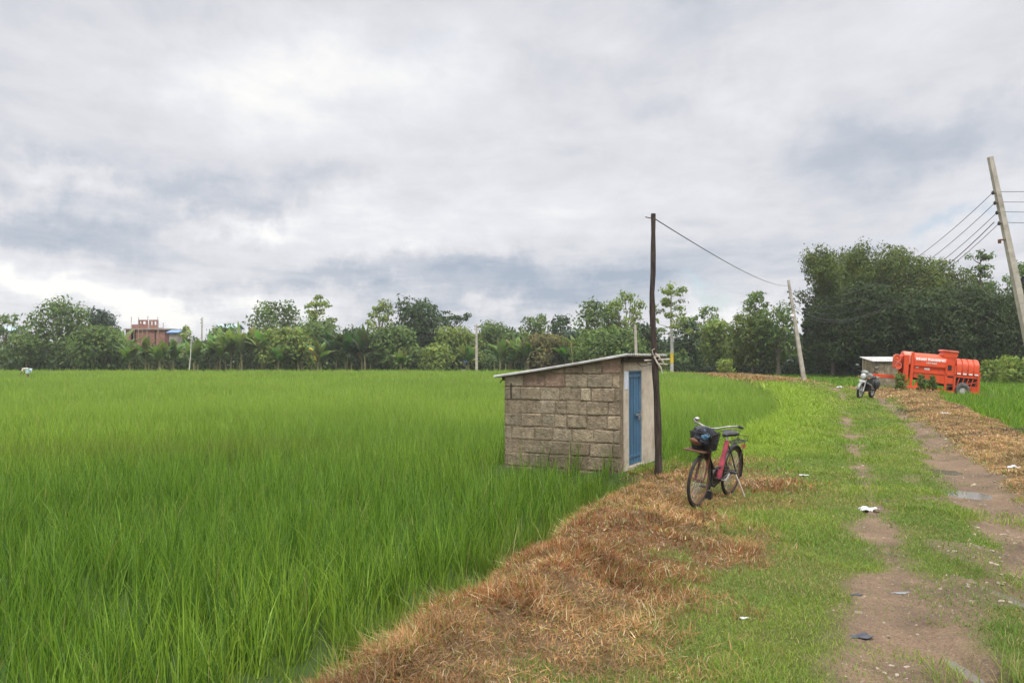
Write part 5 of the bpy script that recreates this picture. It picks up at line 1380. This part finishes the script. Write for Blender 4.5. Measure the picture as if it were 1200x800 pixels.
scrap(870, 722, .035, 'white_litter', 'whitish speck of rubbish in the grass at lower centre right', 'plastic_scrap', 21)
scrap(1106, 493, .20, 'white_litter', 'white scrap lying on the dead grass below the machine', 'plastic_scrap', 23, .5, 1.2)
scrap(984, 458.5, .30, 'white_litter', 'white scrap on the bare earth left of the motorcycle', 'plastic_scrap', 24, .5, 1.2)

# pale stones trodden into the right rut
sm = MB(); sm.ellipsoid((0, 0, 0), (1, .72, .38), 10, 6, power=.85); rs = random.Random(2); sm.v = [(v[0]*rs.uniform(.85, 1.12), v[1]*rs.uniform(.85, 1.12), v[2]*rs.uniform(.85, 1.1)) for v in sm.v]
proto = sm.build('stone', M['stone']); rs = random.Random(31)
def put_stone(o, px, py, s):
    D = EYE*F/(py-HOR); x = (px-600)/F*D; o.location = (x, D, g1(x, D) + s*.08); o.scale = (s*rs.uniform(.8, 1.4), s, s*rs.uniform(.6, 1)); o.rotation_euler = (rs.uniform(-.2, .2), rs.uniform(-.2, .2), rs.uniform(0, 3.1))
    tag(o, 'small pale stone trodden into the right wheel rut', 'stone', 'pale stones in the right wheel rut')
first = True
for k in range(46):
    py = rs.uniform(598, 705); px = 1152 + (py-600)*.18 + rs.gauss(0, 20); o = proto if first else proto.copy()
    if not first: COL.objects.link(o)
    first = False; put_stone(o, min(px, 1199), py, rs.choice([.010, .013, .017, .022, .028]))
for k in range(12):
    o = proto.copy(); COL.objects.link(o); py = rs.uniform(765, 798); put_stone(o, rs.uniform(1005, 1060), py, rs.choice([.008, .011, .016])); tag(o, 'small pale stone in the near end of the left wheel rut', 'stone', 'pale stones at the near end of the left rut')

def crumbs():
    xs, ys, sz = [], [], []
    for (y0, y1, dens, s) in ((3.4, 6, 900, .006), (6, 9, 520, .0085), (9, 14, 220, .012), (14, 24, 50, .02)):
        x, y = scatter(y0, y1, dens, lambda yy: xroad(yy) - .9, lambda yy: np.minimum(xroad(yy) + 2.3, VR(yy)))
        k = rng.uniform(0, 1, len(x)) < dirt_mask(x, y) * (.25 + 1.2 * sstep(.4, .65, fbm(x*1.7, y*1.7, 151, 3)))
        for q in PUD: k &= ((x-q[0])/(q[2]*1.4))**2 + ((y-q[1])/(q[3]*1.4))**2 > 1
        xs.append(x[k]); ys.append(y[k]); sz.append(s * rng.lognormal(-.1, .5, k.sum()))
    x = np.concatenate(xs); y = np.concatenate(ys); s = np.concatenate(sz); n = len(x)
    base = np.array([(1,0,0),(0,1,0),(-1,0,0),(0,-1,0),(0,0,.7)], float)
    V = base[None] * s[:, None, None] * rng.uniform(.55, 1.35, (n, 5, 1)); a = rng.uniform(0, 6.28, n); c, sn = np.cos(a)[:, None], np.sin(a)[:, None]
    X = V[..., 0]*c - V[..., 1]*sn; Yv = V[..., 0]*sn + V[..., 1]*c; z = G(x, y) - .0015
    V = np.stack([X + x[:, None], Yv + y[:, None], V[..., 2] + z[:, None]], -1)
    F_ = np.array([(0,1,4),(1,2,4),(2,3,4),(3,0,4)]); L_ = (np.arange(n)[:, None, None]*5 + F_[None]).ravel()
    col = tones(n, [(.15, .115, .08), (.20, .155, .11), (.28, .225, .16), (.10, .075, .055)], [.4, .35, .15, .1])
    o = np_mesh('earth_crumbs', V.reshape(-1, 3), L_, np.full(n*4, 3), M['earth'], np.repeat(col, 5, 0)); tag(o, 'loose crumbs of earth and gravel on the bare ruts', 'gravel', kind='stuff')
M['earth'] = mat_attr('earth_crumb', .95, 40, .25, .2)
crumbs()
# brushwood on the straw
for (px, py, n, lab, s) in ((1062, 487, 16, 'small heap of dark twigs on the dead grass below the machine', .5), (1118, 487, 10, 'scatter of twigs right of the twig heap', .35), (1185, 510, 14, 'brushwood lying at the edge of the right field', .5)):
    D = EYE*F/(py-HOR); x = (px-600)/F*D; z = g1(x, D); m = MB(); rs = random.Random(px)
    for k in range(n):
        a = rs.uniform(0, 6.28); l = s*rs.uniform(.3, 1); c = Vector((rs.uniform(-s, s)*.8, rs.uniform(-s, s)*.5, rs.uniform(.02, .10)))
        d = Vector((math.cos(a), math.sin(a)*.6, rs.uniform(-.1, .2)))*l*.5; m.tube([c-d, c + Vector((0,0,.03)), c+d], [.012, .010, .005], 5)
    o = m.build('twig_heap', M['twig']); o.location = (x, D, z); tag(o, lab, 'twigs')

# ------------------------------------------------------------------ haze
hz = MB(); hz.box((-2000, -12, -1.5), (2100, 1320, 22)); hm = bpy.data.materials.new('haze_air'); hm.use_nodes = True; hn = hm.node_tree
hn.nodes.remove(hn.nodes['Principled BSDF']); pv = hn.nodes.new('ShaderNodeVolumePrincipled'); pv.inputs['Color'].default_value = (.92, .93, .93, 1); pv.inputs['Density'].default_value = .00042; pv.inputs['Anisotropy'].default_value = .2
hn.links.new(pv.outputs[0], hn.nodes['Material Output'].inputs['Volume']); ho = hz.build('haze', hm); tag(ho, kind='stuff')
# ------------------------------------------------------------------ world, sun, camera
SUN_EL, SUN_AZ = 58, 160      # azimuth measured from +Y clockwise: behind the camera, slightly right
def world():
    w = bpy.data.worlds.new('World'); scene.world = w; w.use_nodes = True; nt = w.node_tree; N = nt.nodes; L = nt.links
    bg = N['Background']; bg.inputs['Strength'].default_value = .1
    sky = N.new('ShaderNodeTexSky'); sky.sky_type = 'NISHITA'; sky.sun_disc = False; sky.sun_elevation = R(SUN_EL); sky.sun_rotation = R(SUN_AZ)
    tc = N.new('ShaderNodeTexCoord'); d = tc.outputs['Generated']
    def math_(op, a, b=None, c=None, clamp=False):
        k = N.new('ShaderNodeMath'); k.operation = op; k.use_clamp = clamp
        for i, v in enumerate((a, b, c)):
            if v is None: continue
            if isinstance(v, (int, float)): k.inputs[i].default_value = v
            else: L.new(v, k.inputs[i])
        return k.outputs[0]
    def vmath(op, a, b=None):
        k = N.new('ShaderNodeVectorMath'); k.operation = op
        for i, v in enumerate((a, b)):
            if v is None: continue
            if isinstance(v, tuple): k.inputs[i].default_value = v
            else: L.new(v, k.inputs[i])
        return k.outputs['Value'] if op in ('LENGTH', 'DOT_PRODUCT') else k.outputs[0]
    sp = N.new('ShaderNodeSeparateXYZ'); L.new(d, sp.inputs[0]); z = math_('MAXIMUM', sp.outputs[2], 0.0)
    den = math_('ADD', z, .10)
    cx = math_('DIVIDE', sp.outputs[0], den); cy = math_('DIVIDE', sp.outputs[1], den)
    cb = N.new('ShaderNodeCombineXYZ'); L.new(cx, cb.inputs[0]); L.new(cy, cb.inputs[1])
    def noise(sc, det, rough, off=(0, 0, 0), vec=None, stretch=(1, 1, 1), dist=0.0):
        mp = N.new('ShaderNodeMapping'); mp.inputs['Location'].default_value = off; mp.inputs['Scale'].default_value = stretch; L.new(vec or cb.outputs[0], mp.inputs[0])
        n = N.new('ShaderNodeTexNoise'); n.inputs['Scale'].default_value = sc; n.inputs['Detail'].default_value = det; n.inputs['Roughness'].default_value = rough; n.inputs['Distortion'].default_value = dist
        L.new(mp.outputs[0], n.inputs['Vector']); return n
    n1 = noise(.55, 8, .52, (3.1, 1.7, 0), dist=.35); n2 = noise(1.9, 8, .58, (7.7, 2.2, 0), stretch=(1, .8, 1), dist=.25); n3 = noise(.22, 4, .5, (1.2, 9.1, 0))
    f = math_('ADD', math_('MULTIPLY', math_('SUBTRACT', n1.outputs['Fac'], .5), 1.05), math_('MULTIPLY', math_('SUBTRACT', n2.outputs['Fac'], .5), .55))
    n4 = noise(4.6, 9, .62, (4.4, 8.2, 0), stretch=(1, .7, 1), dist=.4); f = math_('ADD', f, math_('MULTIPLY', math_('SUBTRACT', n4.outputs['Fac'], .5), .42)); f = math_('ADD', f, .53)
    # slowly bent directions so that the large patches get ragged edges
    wn = noise(7.5, 8, .62, (2, 2, 2), vec=d); wv = vmath('SUBTRACT', wn.outputs['Color'], (.5, .5, .5)); wv = vmath('MULTIPLY', wv, (.36, .0, .20)); dw = vmath('ADD', d, wv)
    def patch(px, py, sx, sy):
        v = Vector(((px-600)/F, 1, (HOR-py)/F)).normalized(); a = vmath('SUBTRACT', dw, tuple(v)); a = vmath('MULTIPLY', a, (F/sx, 2.2, F/sy)); l = vmath('LENGTH', a)
        return math_('POWER', 2.71828, math_('MULTIPLY', math_('MULTIPLY', l, l), -1.0))
    big = [(370, 75, 120, 50, .20), (240, 110, 90, 35, .14), (510, 60, 60, 40, .16), (600, 20, 700, 45, -.10), (90, 140, 130, 40, -.06), (330, 222, 120, 24, -.20), (160, 205, 120, 20, -.10),
           (285, 255, 60, 18, .36), (95, 212, 45, 12, .24), (440, 245, 55, 26, .18), (150, 268, 110, 20, -.20), (40, 262, 70, 22, -.20), (470, 322, 150, 18, -.36), (620, 345, 140, 24, -.46), (540, 368, 110, 18, -.32),
           (110, 338, 170, 26, .36), (225, 348, 80, 14, .32), (18, 346, 28, 8, -.30), (400, 368, 50, 12, .34), (850, 125, 75, 40, .20), (1130, 150, 120, 32, -.24), (1010, 200, 140, 30, -.10), (700, 200, 130, 60, .05), (880, 352, 80, 12, .30), (800, 300, 150, 25, -.05), (650, 180, 80, 30, -.05), (60, 40, 140, 60, -.06), (1080, 300, 140, 25, .08), (930, 60, 120, 40, -.05)]
    for (px, py, sx, sy, amp) in big: f = math_('ADD', f, math_('MULTIPLY', patch(px, py, sx, sy), amp))
    cr = N.new('ShaderNodeValToRGB'); e = cr.color_ramp.elements
    stops = [(0.0, (.29, .335, .41)), (.28, (.41, .435, .485)), (.50, (.54, .54, .57)), (.70, (.61, .615, .64)), (.95, (.76, .75, .725))]
    e[0].position, e[0].color = stops[0][0], (*stops[0][1], 1); e[1].position, e[1].color = stops[-1][0], (*stops[-1][1], 1)
    for p, c in stops[1:-1]: k = e.new(p); k.color = (*c, 1)
    L.new(f, cr.inputs[0])
    # overcast sky is brighter overhead
    up = N.new('ShaderNodeMapRange'); up.inputs['From Min'].default_value = .40; up.inputs['From Max'].default_value = .85; up.inputs['To Min'].default_value = 10.0; up.inputs['To Max'].default_value = 34.0; L.new(sp.outputs[2], up.inputs['Value'])
    sc = N.new('ShaderNodeVectorMath'); sc.operation = 'SCALE'; L.new(cr.outputs[0], sc.inputs[0]); L.new(up.outputs[0], sc.inputs['Scale'])
    # small blue gaps
    gap = math_('ADD', math_('MULTIPLY', patch(848, 338, 38, 9), .55), math_('MULTIPLY', patch(1112, 270, 42, 10), .45)); gap = math_('ADD', gap, math_('MULTIPLY', patch(500, 55, 60, 30), .10)); gap = math_('ADD', gap, .03, clamp=True)
    mx = N.new('ShaderNodeMix'); mx.data_type = 'RGBA'; L.new(gap, mx.inputs['Factor']); L.new(sc.outputs[0], mx.inputs['A'])
    sk = N.new('ShaderNodeVectorMath'); sk.operation = 'SCALE'; sk.inputs['Scale'].default_value = 1.0; L.new(sky.outputs[0], sk.inputs[0]); L.new(sk.outputs[0], mx.inputs['B'])
    L.new(mx.outputs['Result'], bg.inputs['Color'])
world()
sl = bpy.data.lights.new('sun', 'SUN'); sl.energy = 1.8; sl.angle = R(14); sl.color = (1, .96, .9)
so = bpy.data.objects.new('sun', sl); COL.objects.link(so)
dv = Vector((math.sin(R(SUN_AZ))*math.cos(R(SUN_EL)), math.cos(R(SUN_AZ))*math.cos(R(SUN_EL)), math.sin(R(SUN_EL))))
so.rotation_euler = (-dv).to_track_quat('-Z', 'Y').to_euler(); so.location = dv * 50

cam = bpy.data.cameras.new('camera'); cam.sensor_width = 36; cam.lens = F / 1200 * 36; cam.clip_end = 9000; cam.clip_start = .05
co = bpy.data.objects.new('camera', cam); COL.objects.link(co); co.location = (0, 0, EYE); co.rotation_euler = (R(90) + math.atan((HOR - 400) / F), 0, 0)
scene.camera = co
vs_ = scene.view_settings; scene.display_settings.display_device = 'sRGB'; vs_.view_transform = 'Standard'; vs_.look = 'None'; vs_.exposure = .48; vs_.gamma = 1; vs_.use_curve_mapping = False
scene.render.engine = 'CYCLES'; cy = scene.cycles; cy.max_bounces = 6; cy.diffuse_bounces = 3; cy.transmission_bounces = 4; cy.use_denoising = True; cy.volume_bounces = 0
